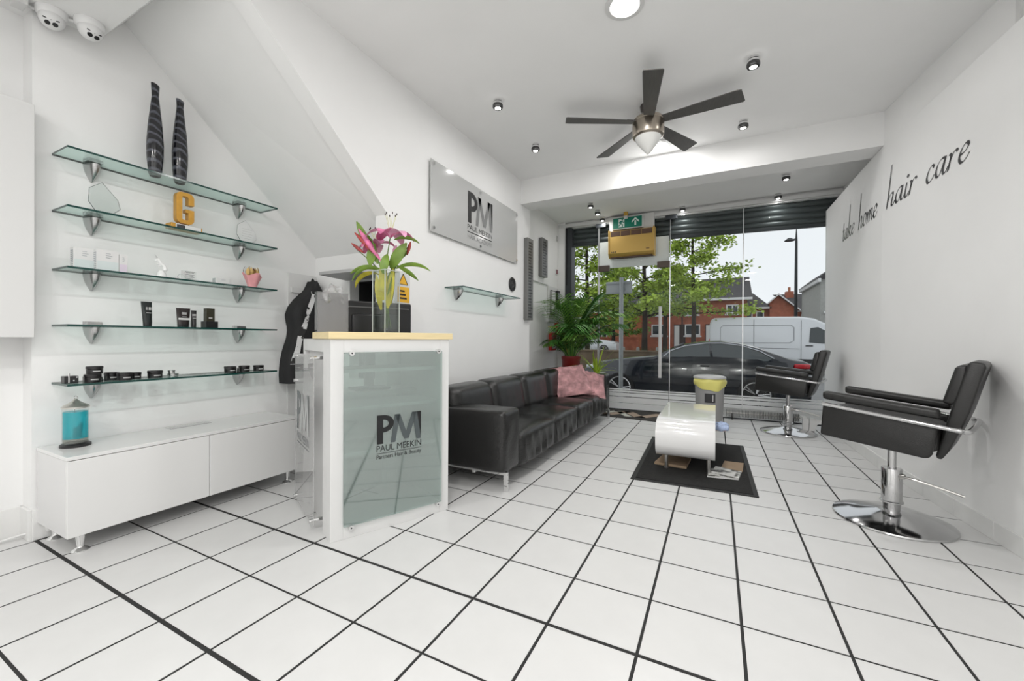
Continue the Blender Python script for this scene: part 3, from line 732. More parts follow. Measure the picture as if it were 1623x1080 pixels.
def stripe_tex():
    mt = M('white_black_patterned_stripe', (.75, .75, .75), .7); tr = mt.node_tree; bs = tr.nodes['Principled BSDF']
    n = tr.nodes.new('ShaderNodeTexNoise'); n.inputs['Scale'].default_value = 14; r = tr.nodes.new('ShaderNodeValToRGB'); r.color_ramp.interpolation = 'CONSTANT'
    r.color_ramp.elements[0].color = (.015, .015, .015, 1); r.color_ramp.elements[1].position = .44; r.color_ramp.elements[1].color = (.75, .75, .75, 1)
    tr.links.new(tr.nodes.new('ShaderNodeTexCoord').outputs['Object'], n.inputs['Vector']); tr.links.new(n.outputs[0], r.inputs[0]); tr.links.new(r.outputs[0], bs.inputs['Base Color'])
    return mt
B('patterned_stripe', m, stripe_tex(), t)
m = MB(); m.tube([(-3.255, 2.40, 1.53), (-3.2, 2.40, 1.62), (-3.17, 2.40, 1.58)], .010, 8); B('hanging_loop', m, FAB, t)
# flap shelf under the stairs
m = MB(); m.prism([(-2.88, 2.49), (-2.22, 2.49), (-2.22, 2.28), (-2.47, 2.17), (-2.82, 2.17)], 1.60, 1.625); tag(B('hatch_flap', m, M('grey_flap', (.42, .42, .42), .5), bevel=.003), 'raised grey hatch flap over the dark cupboard under the stairs', 'flap')

# ================================================================== LOGO DRAWING
def logo(mb, mt, w, h, thick=0, black=0, grey=1):
    """the two-letter emblem: heavy P and folded ribbon M, drawn 1 wide x .72 high"""
    sx, sy = w, h / .72
    def poly(pts, mi): mb.add([mt @ Vector((x * sx, y * sy, .0)) for x, y in pts], [tuple(range(len(pts)))], mi)
    poly([(0, 0), (.13, 0), (.13, .72), (0, .72)], black)
    n = 12; V = []
    for k in range(n + 1):
        a = pi / 2 - pi * k / n
        V += [(.13 + .24 * cos(a), .50 + .22 * sin(a)), (.13 + .125 * cos(a), .50 + .10 * sin(a))]
    mb.add([mt @ Vector((x * sx, y * sy, 0)) for x, y in V], [(2 * k, 2 * k + 1, 2 * k + 3, 2 * k + 2) for k in range(n)], black)
    z = .0006
    def q(pts, mi, dz): mb.add([mt @ Vector((x * sx, y * sy, dz)) for x, y in pts], [tuple(range(len(pts)))], mi)
    q([(.30, 0), (.40, 0), (.51, .70), (.39, .70)], grey, z); q([(.39, .70), (.51, .70), (.71, .05), (.60, .05)], grey, z)
    q([(.60, .05), (.71, .05), (.90, .72), (.79, .72)], grey, z * 1.5); q([(.79, .72), (.90, .72), (1.0, 0), (.89, 0)], grey, z * 1.5)
    q([(.905, .72), (1.0, .72), (1.0, .04)], black, z * 2)

# ================================================================== RECEPTION DESK (local axes: x along the glazed front, y to the back)
F0 = (-1.838, 1.486, 0); ARZ = atan2(.905, .425)
t = desk = thing('reception_desk', 'white reception desk with frosted glass front, black logo and pale wood top', 'desk', F0, ARZ)
m = MB()
m.box(0, .068, 0, .06, 0, 1.094); m.box(.652, .713, 0, .06, 0, 1.094); m.box(.068, .652, 0, .06, 0, .072); m.box(.068, .652, 0, .06, 1.02, 1.094)
B('front_frame', m, SATW, t, world=False, bevel=.0015)
for q in ((0, .03, .06, .16, 0, 1.094), (.03, .05, .20, .66, 0, 1.094), (.683, .713, .06, .70, 0, 1.09), (0, .05, .66, .70, 0, 1.094), (.05, .683, .68, .70, 0, .74), (0, .03, .16, .66, 1.02, 1.094)):
    m = MB(); m.box(*q); B('side_panel', m, SATW, t, world=False, bevel=.0015)
m = MB(); m.box(.032, .045, .16, .20, .06, 1.0); B('dark_slot', m, BLACKP, t, world=False)
for z in (.03, .42, .68, .90):
    m = MB(); m.box(.05, .683, .10, .40, z, z + .02); B('inner_shelf', m, SATW, t, world=False)
m = MB(); m.box(.05, .683, .42, .68, .72, .745); B('work_surface', m, SATW, t, world=False)
m = MB(); m.prism([(-.012, -.012), (.735, -.012), (.735, .375), (-.012, .375)], 1.095, 1.134); B('wood_top', m, WOOD, t, world=False, bevel=.002)
gp = MB(); gp.box(.066, .656, -.018, -.010, .072, 1.022)
FG = glassmat('frosted_green_glass', (.74, .84, .81), .24, rough=.05, frost=.24, frostcol=(.62, .73, .70)); pane = B('glass_front', gp, FG, t, world=False)
LB = M('black_lettering', (.006, .006, .007), .35); LG = M('slate_lettering', (.07, .085, .09), .35)
m = MB(); fr = frame_mat((.245, -.0195, .495), (1, 0, 0), (0, 0, 1)); logo(m, fr, .268, .165)
m.text('PAUL MEEKIN', .052, frame_mat((.243, -.0195, .452), (1, 0, 0), (0, 0, 1)), 0, width=.272)
m.box(.243, .515, -.0198, -.0192, .4395, .442)
m.text('Partners Hair & Beauty', .034, frame_mat((.243, -.0195, .410), (1, 0, 0), (0, 0, 1)), 0, width=.272)
B('logo_lettering', m, [LB, LG], pane, world=False)
for (x, z) in ((.103, 1.035 - .018), (.628, 1.02), (.628, .064), (.103, .064)):
    m = MB(); m.tube([(x, .0, z), (x, -.03, z)], .014, 16); s_ = B('panel_screw', m, CHROME, t, world=False, smooth=True)
    m = MB(); m.tube([(x, -.03, z), (x, -.0315, z)], .004, 10); B('screw_socket', m, BLACKP, s_, world=False)
# clear side sign standing off the left flank
sp = MB(); sp.box(-.048, -.042, .175, .700, .045, 1.0)
SIDEA = glassmat('mirror_acrylic', (.95, .95, .95), .07, frost=.30, frostcol=(.85, .85, .85)); side = B('side_sign', sp, SIDEA, t, world=False)
m = MB(); fr = frame_mat((-.0495, .62, .52), (0, -1, 0), (0, 0, 1)); logo(m, fr, .34, .24)
m.text('PAUL MEEKIN', .07, frame_mat((-.0495, .62, .455), (0, -1, 0), (0, 0, 1)), 0, width=.34); m.box(-.0498, -.0492, .28, .62, .435, .439)
m.text('HAIR', .05, frame_mat((-.0495, .55, .385), (0, -1, 0), (0, 0, 1)), 1, width=.12)
B('side_lettering', m, [LG, M('pale_slate_lettering', (.45, .46, .46), .4)], side, world=False)
for (y, z) in ((.21, .985), (.68, .985), (.68, .82), (.21, .06), (.68, .06)):
    m = MB(); m.tube([(.03, y, z), (-.06, y, z)], .011, 14); B('standoff', m, CHROME, t, world=False, smooth=True)

def D(u, v, z=0):
    return (F0[0] + .425 * u - .905 * v, F0[1] + .905 * u + .425 * v, z)
# monitor behind the desk
t = thing('computer_monitor', 'black computer monitor seen from behind the flower vase on the desk', 'monitor', D(.39, .54, .745), ARZ)
m = MB(); m.rbox(0, 0, .43, .60, .035, .36, .012, 2, 2); B('screen_casing', m, BLACKP, t, world=False, smooth=True)
m = MB(); m.box(-.28, .28, -.022, -.017, .565, .572); B('vent_strip', m, M('grey_vent', (.12, .12, .12), .5), t, world=False)
m = MB(); m.rbox(0, -.02, .40, .26, .03, .24, .012, 2, 2); B('rear_bulge', m, BLACKP, t, world=False, smooth=True)
m = MB(); m.box(-.03, .03, .0, .03, .02, .3); B('stand_neck', m, BLACKP, t, world=False)
m = MB(); m.box(-.12, .12, -.08, .09, 0, .015); B('stand_foot', m, BLACKP, t, world=False, bevel=.005)
# leaflet holder
AC = glassmat('smoky_acrylic', (.80, .80, .80), .1, frost=.22, frostcol=(.55, .55, .55))
t = thing('leaflet_holder', 'clear acrylic leaflet holder at the left end of the desk top', 'holder', D(.06, .27, 1.134), ARZ)
m = MB()
for (a, b, c, d) in ((-.075, .10, -.03, -.027), (-.075, .10, .027, .03), (-.075, -.072, -.03, .03), (.097, .10, -.03, .03)): m.box(a, b, c, d, 0, .235)
B('holder_shell', m, AC, t, world=False)
m = MB(); m.box(-.065, .09, -.012, .012, .003, .19); B('grey_leaflets', m, M('grey_card', (.34, .34, .35), .6), t, world=False)
m = MB()
t2 = thing('plastic_wrap', 'crumpled clear plastic packaging stuffed in the leaflet holder', 'packaging', D(.08, .27, 1.33), ARZ)
def cr(p, n): 
    return p + n * (.014 * sin(p.x * 90 + p.z * 50) + .012 * sin(p.y * 120 + p.x * 60))
m.rbox(0, 0, .03, .10, .045, .10, .03, 3, 7, disp=cr); B('wrap', m, glassmat('crumpled_film', (.9, .9, .9), .2, frost=.35, frostcol=(.85, .85, .85)), t2, world=False)

# glass vase and lilies
vx, vy, vz = D(.365, .17, 1.134)
t = thing('square_glass_vase', 'tall square clear glass vase of water on the reception desk', 'vase', (vx, vy, vz), ARZ + .35)
m = MB(); s = .056; h = .385; q = .005
for (a, b, c, d) in ((-s, s, -s, -s + q), (-s, s, s - q, s), (-s, -s + q, -s + q, s - q), (s - q, s, -s + q, s - q)): m.box(a, b, c, d, 0, h)
m.box(-s, s, -s, s, 0, .022); B('glass_body', m, GLASS, t, world=False)
m = MB()
for (a, b) in ((-s, -s), (s, -s), (-s, s), (s, s)): m.box(a - .0025, a + .0025, b - .0025, b + .0025, 0, h)
for z in (h - .002,): m.tube([(-s, -s, z), (s, -s, z), (s, s, z), (-s, s, z)], .0028, 6, closed=True)
B('glass_edges', m, glassmat('glass_edge_glow', (.8, .84, .83), .1, frost=.7, frostcol=(.86, .9, .89)), t, world=False)
m = MB(); m.box(-s + q + .001, s - q - .001, -s + q + .001, s - q - .001, .023, .115); B('water', m, glassmat('vase_water', (.74, .78, .77), .1), t, world=False)
m = MB(); m.box(-s + .008, s - .008, -s + .008, s - .008, .002, .016); B('dark_base', m, M('dark_vase_base', (.04, .045, .045), .1), t, world=False)

t = thing('lily_bouquet', 'pink lilies with long green and yellow leaves standing in the glass vase', 'flowers', (vx, vy, vz + .025), 0)
STEM = M('green_stem', (.10, .16, .04), .5); LEAFG = M('lily_leaf_green', (.15, .25, .03), .45, noise=.35, nscale=14); LEAFY = M('lily_leaf_yellow', (.46, .42, .04), .45, noise=.4, nscale=18)
PET = M('pink_lily_petal', (.70, .18, .36), .5, noise=.35, nscale=25); PETL = M('pale_pink_petal', (.78, .36, .55), .5, noise=.25, nscale=22); BUD = M('red_bud', (.36, .05, .045), .5, noise=.4, nscale=25)
RV = Vector((cos(YAW), sin(YAW), 0)); FV = Vector((-sin(YAW), cos(YAW), 0)); O = Vector((vx, vy, vz))
def q3(r, u, f=0.0): return O + RV * r + FV * f + Vector((0, 0, u))
stems = [((.0, .03), (.01, .22), (-.03, .40), (-.115, .60), .0), ((.01, .03), (.0, .3), (.01, .45), (.035, .595), -.03), ((-.01, .03), (0, .25), (-.05, .39), (-.20, .53), .03), ((.01, .03), (.02, .3), (.05, .40), (.135, .55), .02), ((.0, .03), (.01, .26), (.02, .42), (.03, .50), .08), ((.03, .03), (-.01, .3), (-.03, .42), (-.07, .57), -.06)]
for (a, b, c, d, f) in stems:
    m = MB(); m.tube(spline([q3(*a), q3(*b, f * .2), q3(*c, f * .6), q3(*d, f)], 6), .0042, 8, taper=.003); B('stem', m, STEM, t, smooth=True)
def leafp(p, dr, L, w, droop, mat, fold=.2, up=(0, 0, 1), nm='leaf', twist=None):
    twist = twist if twist is not None else (0 if up != (0, 0, 1) else (.95 if dr[0] > 0 else -.95))
    m = MB(); d = RV * dr[0] + Vector((0, 0, dr[1])) + FV * (dr[2] if len(dr) > 2 else 0); m.leaf(p, d, up, L, w, droop, 9, fold, twist=twist)
    return B(nm, m, mat, t, smooth=True)
UPF = tuple(-FV)
# broad upright leaves and drooping ones
leafp(q3(-.05, .43), (-.35, .9, -.1), .20, .026, .2, LEAFG, up=UPF); leafp(q3(-.09, .52, -.02), (-.45, .85, -.1), .19, .022, .25, LEAFG, up=UPF)
leafp(q3(-.02, .38), (-.9, .5), .22, .016, 1.3, LEAFG); leafp(q3(-.05, .40), (-.95, .25), .20, .012, 1.6, LEAFG)
leafp(q3(-.04, .36), (-.95, .35), .20, .019, 1.9, LEAFY, twist=-.5); leafp(q3(.06, .40), (.9, .45), .23, .014, 1.2, LEAFG)
leafp(q3(.06, .42), (.75, -.35), .17, .017, .35, LEAFG); leafp(q3(.05, .58), (.9, .35), .17, .012, 1.2, LEAFG)
leafp(q3(.01, .42), (.7, .6), .17, .024, .7, LEAFG, up=UPF); leafp(q3(.03, .40), (.45, .7, -.3), .19, .036, .6, LEAFG, up=UPF)
leafp(q3(-.10, .42), (.2, .95, -.2), .14, .03, .4, LEAFG, up=UPF); leafp(q3(0, .36, -.05), (.12, .9, -.25), .13, .028, .9, LEAFG, up=UPF)
for (r, u, L, w, f, dr) in ((-.005, .20, .27, .026, -.035, -.02), (-.02, .14, .22, .02, -.03, -.16), (.02, .15, .25, .024, -.03, .12), (.0, .22, .20, .022, .02, .22), (.03, .18, .22, .018, .0, .05)):
    leafp(q3(r, u, f), (dr, 1, 0), L, w, .12, LEAFY, up=UPF)
leafp(q3(.0, .2, -.03), (.2, .95), .2, .02, .2, LEAFG, up=UPF)
# open blossom
def petal(c, dr, L, w, droop, mat, par):
    m = MB(); d = RV * dr[0] + FV * dr[1] + Vector((0, 0, dr[2])); u = Vector((0, 0, 1)) - d.normalized() * .3
    m.leaf(c, d, u, L, w, droop, 9, .25, shape=lambda x: sin(pi * min(1, x * .93 + .05)) ** .7); return B('petal', m, mat, par, smooth=True)
def blossom(c, par, k=6, sc=1.0, tilt=0):
    for j in range(k):
        a = 2 * pi * j / k + .35
        petal(c, (cos(a) * .8 + tilt, sin(a) * .8, .75), .15 * sc, .036 * sc, 1.9, PETL if j % 2 else PET, par)
    m = MB(); ah = MB()
    for j in range(6):
        a = 2 * pi * j / 6; e = c + (RV * cos(a) + FV * sin(a)) * .032 * sc + RV * tilt * .06 + Vector((0, 0, .13 * sc))
        m.tube(spline([c, c + (e - c) * .5 + Vector((0, 0, .01)), e], 4), .0013, 5); ah.rbox(e.x, e.y, e.z, .006, .006, .014, .0028, 2, 1)
    B('stamens', m, M('pale_green_stamen', (.65, .65, .35), .5), par); B('anthers', ah, M('dark_anther', (.03, .012, .01), .7), par)
blossom(q3(.035, .585, -.03), t, 6, 1.1, .05)
blossom(q3(-.075, .54, .05), t, 6, .9, -.3)
# closed and half-open buds
for (a, d, L, w, mt) in ((q3(-.03, .46, -.03), (-.75, .75), .22, .016, BUD), (q3(-.02, .44, -.04), (-.6, .85), .24, .017, PET), (q3(-.045, .47, -.02), (-.62, .8), .19, .018, BUD), (q3(-.145, .50, .02), (-.78, .6), .10, .011, BUD), (q3(.125, .49, .02), (.25, .95), .085, .011, BUD), (q3(.03, .50, .05), (.3, .9), .06, .014, PETL)):
    m = MB(); dv = (RV * d[0] + Vector((0, 0, d[1]))).normalized(); prof = [(.003, 0), (w * .6, L * .15), (w, L * .45), (w * .85, L * .75), (.003, L)]
    rot = Vector((0, 0, 1)).rotation_difference(dv).to_matrix().to_4x4(); m.lathe(prof, 10, mat=Matrix.Translation(a) @ rot)
    m.v = [tuple(v) for v in m.v]; B('bud', m, mt, t, smooth=True)

# ================================================================== SIGN AND FITTINGS ON THE LEFT WALL
x = -2.155
t = thing('wall_sign', 'large frosted acrylic sign with a black and grey logo above the sofa', 'sign', (XL, 3.55, 2.3))
SIGNM = M('satin_acrylic_sign', (.50, .505, .50), .12, spec=.5)
m = MB(); m.box(x - .006, x, 2.725, 4.385, 2.008, 2.622); pane = B('sign_panel', m, SIGNM, t, bevel=.002)
m = MB(); logo(m, frame_mat((x + .0015, 3.295, 2.232), (0, 1, 0), (0, 0, 1)), .475, .305)
m.text('PAUL MEEKIN', .072, frame_mat((x + .0015, 3.29, 2.165), (0, 1, 0), (0, 0, 1)), 0, width=.475)
m.box(x + .001, x + .002, 3.288, 3.765, 2.138, 2.146)
m.text('HAIR ACADEMY', .066, frame_mat((x + .0015, 3.29, 2.075), (0, 1, 0), (0, 0, 1)), 1, width=.475)
B('sign_lettering', m, [LB, M('grey_lettering', (.22, .225, .225), .3)], pane)
for (y, z) in ((2.76, 2.59), (2.76, 2.045), (3.52, 2.585), (3.52, 2.04), (4.35, 2.585), (4.35, 2.045)):
    m = MB(); m.tube([(XL, y, z), (x + .012, y, z)], .014, 14); B('standoff', m, CHROME, t, smooth=True)
# black round ornament
t = thing('wall_medallion', 'round black carved medallion on the wall beside the small glass shelf', 'ornament', (XL, 4.29, 1.75))
mt = Matrix.Translation((XL, 4.29, 1.75)) @ Matrix.Rotation(pi / 2, 4, 'Y')
m = MB(); m.lathe([(.08, 0), (.085, .008), (.08, .016), (.066, .018), (.062, .012)], 32, mat=mt); B('rim', m, BLACKP, t, smooth=True)
m = MB(); m.lathe([(.062, .008), (.05, .014), (.042, .008), (.03, .016), (.02, .010), (.008, .018)], 32, mat=mt); B('centre', m, M('dark_metal_relief', (.05, .05, .05), .35, .4, bump=.6, bscale=120), t, smooth=True)
m = MB()
for k in range(16): a = 2 * pi * k / 16; m.box(-.004, .004, .045, .06, .008, .018, mat=mt @ Matrix.Rotation(a, 4, 'Z'))
B('carved_notches', m, M('dark_metal_relief', (.05, .05, .05), .35), t)
# yellow warning notices
t = thing('warning_notice', 'yellow and white warning notice on the wall behind the flowers', 'notice', (XL, 2.45, 1.45))
m = MB(); m.box(XL, XL + .002, 2.33, 2.50, 1.36, 1.62); B('white_sheet', m, SATW, t)
m = MB(); m.box(XL + .002, XL + .004, 2.36, 2.49, 1.38, 1.50); B('yellow_label', m, M('amber_label', (.80, .45, .03), .5), t)
m = MB(); m.prism([(2.37, 1.52), (2.47, 1.52), (2.42, 1.60)], XL + .002, XL + .004, 'x'); B('yellow_triangle', m, M('amber_label', (.80, .45, .03), .5), t)
m = MB(); m.tube([(XL + .004, 2.37, 1.52), (XL + .004, 2.47, 1.52), (XL + .004, 2.42, 1.60)], .004, 5, closed=True)
for k in range(3): m.box(XL + .004, XL + .005, 2.38, 2.46 - .012 * k, 1.405 + .028 * k, 1.418 + .028 * k)
B('black_print', m, LB, t)
# grey slotted housings with black lettering down the front
GREYB = M('grey_metal_housing', (.19, .19, .185), .4, .5)
def slotbox(yc, w, x0, x1, z0, z1, n, label):
    t = thing('slotted_housing', label, 'housing', (x0, yc, z0), group='grey slotted housings')
    m = MB(); m.box(x0, x1, yc - w / 2, yc + w / 2, z0, z1); B('housing', m, GREYB, t, bevel=.004)
    m = MB(); rnd = random.Random(3)
    for k in range(n):
        z = z0 + .03 + (z1 - z0 - .06) * k / n; a = rnd.uniform(-.02, .01)
        m.box(x1, x1 + .0015, yc - w * .34 + a * .3, yc + w * (.12 + rnd.uniform(-.1, .25)), z, z + .016); m.box(x1, x1 + .0015, yc + w * .05, yc + w * .1, z, z + .03)
    B('black_slots', m, BLACKP, t)['kind'] = 'stuff'
slotbox(4.70, .17, XL, XL + .06, 1.345, 2.38, 26, 'tall grey slotted metal housing on the wall edge beside the beam')
slotbox(5.72, .22, -2.4, -2.34, 2.05, 2.63, 13, 'shorter grey slotted metal housing further into the window bay')
x = -2.4
t = thing('meter_board', 'white electrical meter board with wire frame on the bay wall', 'meter board', (x, 6.2, 1.37))
m = MB(); m.box(x, x + .025, 5.96, 6.40, 1.37, 1.95); B('backboard', m, SATW, t, bevel=.004)
m = MB(); m.tube([(x + .04, 6.02, 1.88), (x + .04, 6.20, 1.88)], .006, 6); m.tube([(x + .04, 6.02, 1.50), (x + .04, 6.20, 1.50)], .006, 6); m.tube([(x + .04, 6.02, 1.88), (x + .04, 6.02, 1.50)], .006, 6); B('wire_frame', m, BLACKP, t)
m = MB(); m.box(x + .025, x + .055, 6.05, 6.2, 1.52, 1.86); B('fuse_cover', m, SATW, t, bevel=.004)
m = MB(); m.box(x + .025, x + .07, 6.26, 6.37, 1.60, 1.90); mm = B('meter', m, DARKP, t, bevel=.004)
m = MB(); m.box(x + .07, x + .072, 6.28, 6.35, 1.76, 1.86); B('meter_display', m, M('grey_display', (.3, .33, .33), .3), mm)
m = MB(); m.tube(spline([(x + .03, 6.35, 1.93), (x + .03, 6.43, 1.86), (x + .03, 6.43, 1.7), (x + .03, 6.40, 1.55)], 5), .005, 6); B('wire', m, SATW, t)
m = MB(); m.tube([(x + .012, 5.3, 1.96), (x + .012, 5.95, 1.96)], .012, 8); tag(B('wall_conduit', m, SATW, smooth=True), 'white conduit running along the bay wall to the meter board', 'conduit')
RED = M('red_plastic', (.55, .025, .02), .4)
t = thing('fire_call_point', 'red fire alarm call point box on the bay wall', 'alarm', (x, 6.15, .92))
m = MB(); m.box(x, x + .055, 6.03, 6.26, .92, 1.21); B('red_box', m, RED, t, bevel=.008)
m = MB(); m.box(x + .055, x + .057, 6.06, 6.22, .95, 1.02); B('white_label', m, SATW, t)
m = MB(); m.box(x + .055, x + .0575, 6.07, 6.2, 1.06, 1.17); B('dark_red_window', m, M('dark_red', (.25, .01, .01), .3), t)
m = MB(); m.box(x, x + .04, 6.30, 6.38, 1.27, 1.38); tag(B('alarm_switch', m, RED, bevel=.006), 'small red alarm switch just below the meter board', 'switch')
for (z0, z1, lab, mt) in ((2.73, 2.83, 'small white window sensor high on the bay wall', M('sensor_grey', (.45, .45, .45), .4)), (2.18, 2.27, 'small dark red contact sensor lower on the bay wall', M('maroon', (.18, .03, .05), .4))):
    t = thing('contact_sensor', lab, 'sensor', (x, 6.36, z0))
    m = MB(); m.box(x, x + .015, 6.33, 6.42, z0, z1); B('sensor_body', m, SATW, t, bevel=.003)
    m = MB(); m.box(x + .015, x + .02, 6.33, 6.38, z0 + .01, z1 - .01); B('sensor_face', m, mt, t)

# ================================================================== SOFA
t = thing('leather_sofa', 'long black leather four-seat sofa on a chrome frame against the left wall', 'sofa', (-1.75, 4.1, 0))
def wr_arm(p, n): return p + n * (.004 * sin(p.x * 23 + p.y * 31) * sin(p.z * 19))
m = MB(); m.rbox(-1.745, 2.655, .357, .82, .27, .445, .035, 3, 6, disp=wr_arm); B('arm', m, LEATHER, t, smooth=True)
m = MB(); m.rbox(-1.745, 5.58, .375, .82, .22, .50, .035, 3, 6, disp=wr_arm); B('arm', m, LEATHER, t, smooth=True)
yb = [2.795, 3.53, 4.21, 4.84, 5.465]
rn = random.Random(5)
for k in range(4):
    a, b = yb[k], yb[k + 1]; ph = rn.uniform(0, 6)
    def seat(p, n, L=b - a, ph=ph):
        fx = p.x / .26; fy = p.y / (L / 2)
        puff = .038 * max(0, 1 - fy * fy) * (1 if p.z > 0 else 0) * max(0, 1 - abs(fx) ** 3 * .6)
        o = p + Vector((0, 0, puff))
        if p.x > .15:   # gathered leather down the front
            wv = .010 * sin(p.y * 46 + ph + 1.6 * sin(p.z * 9)) * (1 - .4 * abs(fy)) + .006 * sin(p.y * 83 + 2 * ph + p.z * 14)
            o = o + Vector((wv * (.4 + .6 * min(1, max(0, .12 - p.z) * 6)) + .012 * (1 - fy * fy), 0, 0))
        else: o = o + Vector((0, 0, .004 * sin(p.y * 22 + ph) * sin(p.x * 17 + ph) * (1 if p.z > 0 else 0)))
        return o
    m = MB(); m.rbox(-1.60, (a + b) / 2, .24, .545, b - a - .006, .25, .045, 3, 14, disp=seat); B('seat_cushion', m, LEATHER, t, smooth=True)
yk = [2.60, 3.24, 3.90, 4.55, 5.46]
for k in range(4):
    a, b = yk[k], yk[k + 1]; ph = rn.uniform(0, 6)
    def bk(p, n, L=b - a, ph=ph):
        fy = p.y / (L / 2); lean = -.16 * (p.z + .18)
        w = .004 * sin(p.y * 40 + ph + 5 * p.z) * (1 - abs(p.z) * 2)
        return p + Vector((lean + (.02 * (1 - fy ** 4) if p.x > 0 else 0) + w, 0, .006 * (1 - fy ** 4) if p.z > 0 else 0))
    lo = max(a, 2.60)
    m = MB(); m.rbox(-1.905, (lo + b) / 2, .525, .24, b - lo - .004, .365, .075, 4, 9, disp=bk); B('back_cushion', m, LEATHER, t, smooth=True)
m = MB(); m.box(-2.155, -2.06, 2.53, 5.685, .14, .60); B('rear_panel', m, LEATHER, t, bevel=.02, smooth=True)
m = MB(); m.box(-2.1, -1.40, 2.79, 5.47, .10, .15); B('under_frame', m, BLACKP, t)
for q in [(-2.12, -1.33, y - .012, y + .012, .118, .142) for y in (2.571, 5.62)] + [(x - .012, x + .012, 2.57, 5.62, .096, .118) for x in (-2.1, -1.62)]:
    m = MB(); m.box(*q); B('chrome_rail', m, CHROME, t, bevel=.003)
for (x, y) in ((-1.345, 2.571), (-1.335, 5.62), (-2.1, 2.571), (-2.1, 5.62)):
    m = MB(); m.box(x - .017, x + .017, y - .010, y + .010, 0, .125); B('leg', m, CHROME, t, bevel=.004)

# pink cushions
def pillow(mb, w, h, th, mt, seed=0, n=14):
    r = random.Random(seed); ph = [r.uniform(0, 6) for _ in range(4)]; vs = []
    for s_ in (1, -1):
        for i in range(n + 1):
            for j in range(n + 1):
                u = 2 * i / n - 1; v = 2 * j / n - 1
                e = max(0, (1 - abs(u) ** 3.0) * (1 - abs(v) ** 3.0)) ** .55
                pin = 1 - .06 * (1 - abs(u * v)) * (abs(u) ** 6 + abs(v) ** 6) * .8
                wv = .026 * sin(5 * u + ph[0] + 3 * v) * sin(4 * v + ph[1]) + .014 * sin(11 * u + ph[2] - 6 * v)
                vs.append(mt @ Vector((u * w / 2 * pin, v * h / 2 * pin, s_ * (th / 2 * e) + wv * e)))
    fs = []; q = (n + 1) ** 2
    for i in range(n):
        for j in range(n):
            a = i * (n + 1) + j; fs += [(a, a + n + 1, a + n + 2, a + 1), (q + a + 1, q + a + n + 2, q + a + n + 1, q + a)]
    mb.add(vs, fs)
PK = M('dusty_pink_velvet', (.52, .28, .29), .75, noise=.55, nscale=10, bump=1.0, bscale=22)  # crushed velvet mottling, with crease shade put into the colour noise
def camframe(c, tilt, roll, yaw=0):
    """cushion plane facing the room, leaning back by tilt"""
    n = Vector((.55 + yaw, -.75, 0)).normalized(); x = Vector((-n.y, n.x, 0)); up = Vector((0, 0, 1))
    y = (up * cos(tilt) - n * sin(tilt)); x2 = x * cos(roll) + y * sin(roll); y2 = y * cos(roll) - x * sin(roll)
    return frame_mat(c, x2, y2)
t = thing('cushion', 'dusty pink velvet cushion leaning in front at the far end of the sofa', 'cushion', (-1.66, 4.98, .40), group='pink cushions')
m = MB(); pillow(m, .50, .47, .14, camframe((-1.685, 5.02, .565), .75, .14), 1); B('cushion_cover', m, PK, t, smooth=True)
m = MB(); mt = camframe((-1.685, 5.02, .565), .75, .14); m.tube([mt @ Vector((a * .245, b * .23, 0)) for a, b in ((-1, -1), (0, -.97), (1, -1), (.97, 0), (1, 1), (0, .97), (-1, 1), (-.97, 0))], .006, 6, closed=True); B('piping', m, PK, t)
t = thing('cushion', 'second pink velvet cushion tucked behind the first at the sofa arm', 'cushion', (-1.52, 5.2, .40), group='pink cushions')
m = MB(); pillow(m, .44, .44, .13, camframe((-1.50, 5.20, .52), .85, -.30, .1), 4); B('cushion_cover', m, PK, t, smooth=True)

# ================================================================== PLANTS IN THE BAY
px_, py_ = -2.02, 6.02
t = thing('potted_palm', 'tall green areca palm in a dark red planter behind the sofa', 'plant', (px_, py_, 0))
m = MB(); m.lathe([(.0, 0), (.11, 0), (.14, .78), (.15, .80), (.15, .84), (.135, .84), (.13, .79), (.0, .78)], 24, (px_, py_, 0)); B('planter', m, M('dark_red_glaze', (.22, .02, .018), .3), t, smooth=True)
PALM = M('palm_green', (.07, .22, .035), .45, noise=.4, nscale=6); PALM2 = M('palm_light_green', (.20, .40, .07), .45, noise=.3, nscale=6); PALM3 = M('palm_orange_frond', (.42, .26, .06), .5)
rp = random.Random(11)
def frond(base, az, elev, L, droop, mat, dens=15):
    m = MB(); d0 = Vector((cos(az) * cos(elev), sin(az) * cos(elev), sin(elev))); hz = Vector((cos(az), sin(az), 0)); sd = Vector((-sin(az), cos(az), 0))
    pts = []; p = Vector(base); e = elev; n = 14
    for i in range(n + 1):
        pts.append(p.copy()); dd = hz * cos(e) + Vector((0, 0, sin(e))); p = p + dd * (L / n); e -= droop / n * (.3 + 1.4 * i / n)
    m.tube(pts, .005, 5, taper=.0015)
    for i in range(dens):
        tt = .30 + .70 * i / dens; k = min(n - 1, int(tt * n)); q = pts[k].lerp(pts[k + 1], tt * n - k); dd = (pts[k + 1] - pts[k]).normalized()
        ll = L * (.40 * sin(pi * min(1, (tt - .18) * 1.1)) + .06)
        for s_ in (-1, 1):
            dr = (dd * .75 + sd * s_ * .8 + Vector((0, 0, .05))).normalized()
            m.leaf(q, dr, (0, 0, 1), ll, .015, .9 + rp.uniform(-.2, .4), 4, .3)
    m.v = [(max(a, -2.30 - .08 * sin(c * 9)), min(b, 6.37 + .04 * sin(c * 9)), c) for a, b, c in m.v]
    return B('frond', m, mat, t)
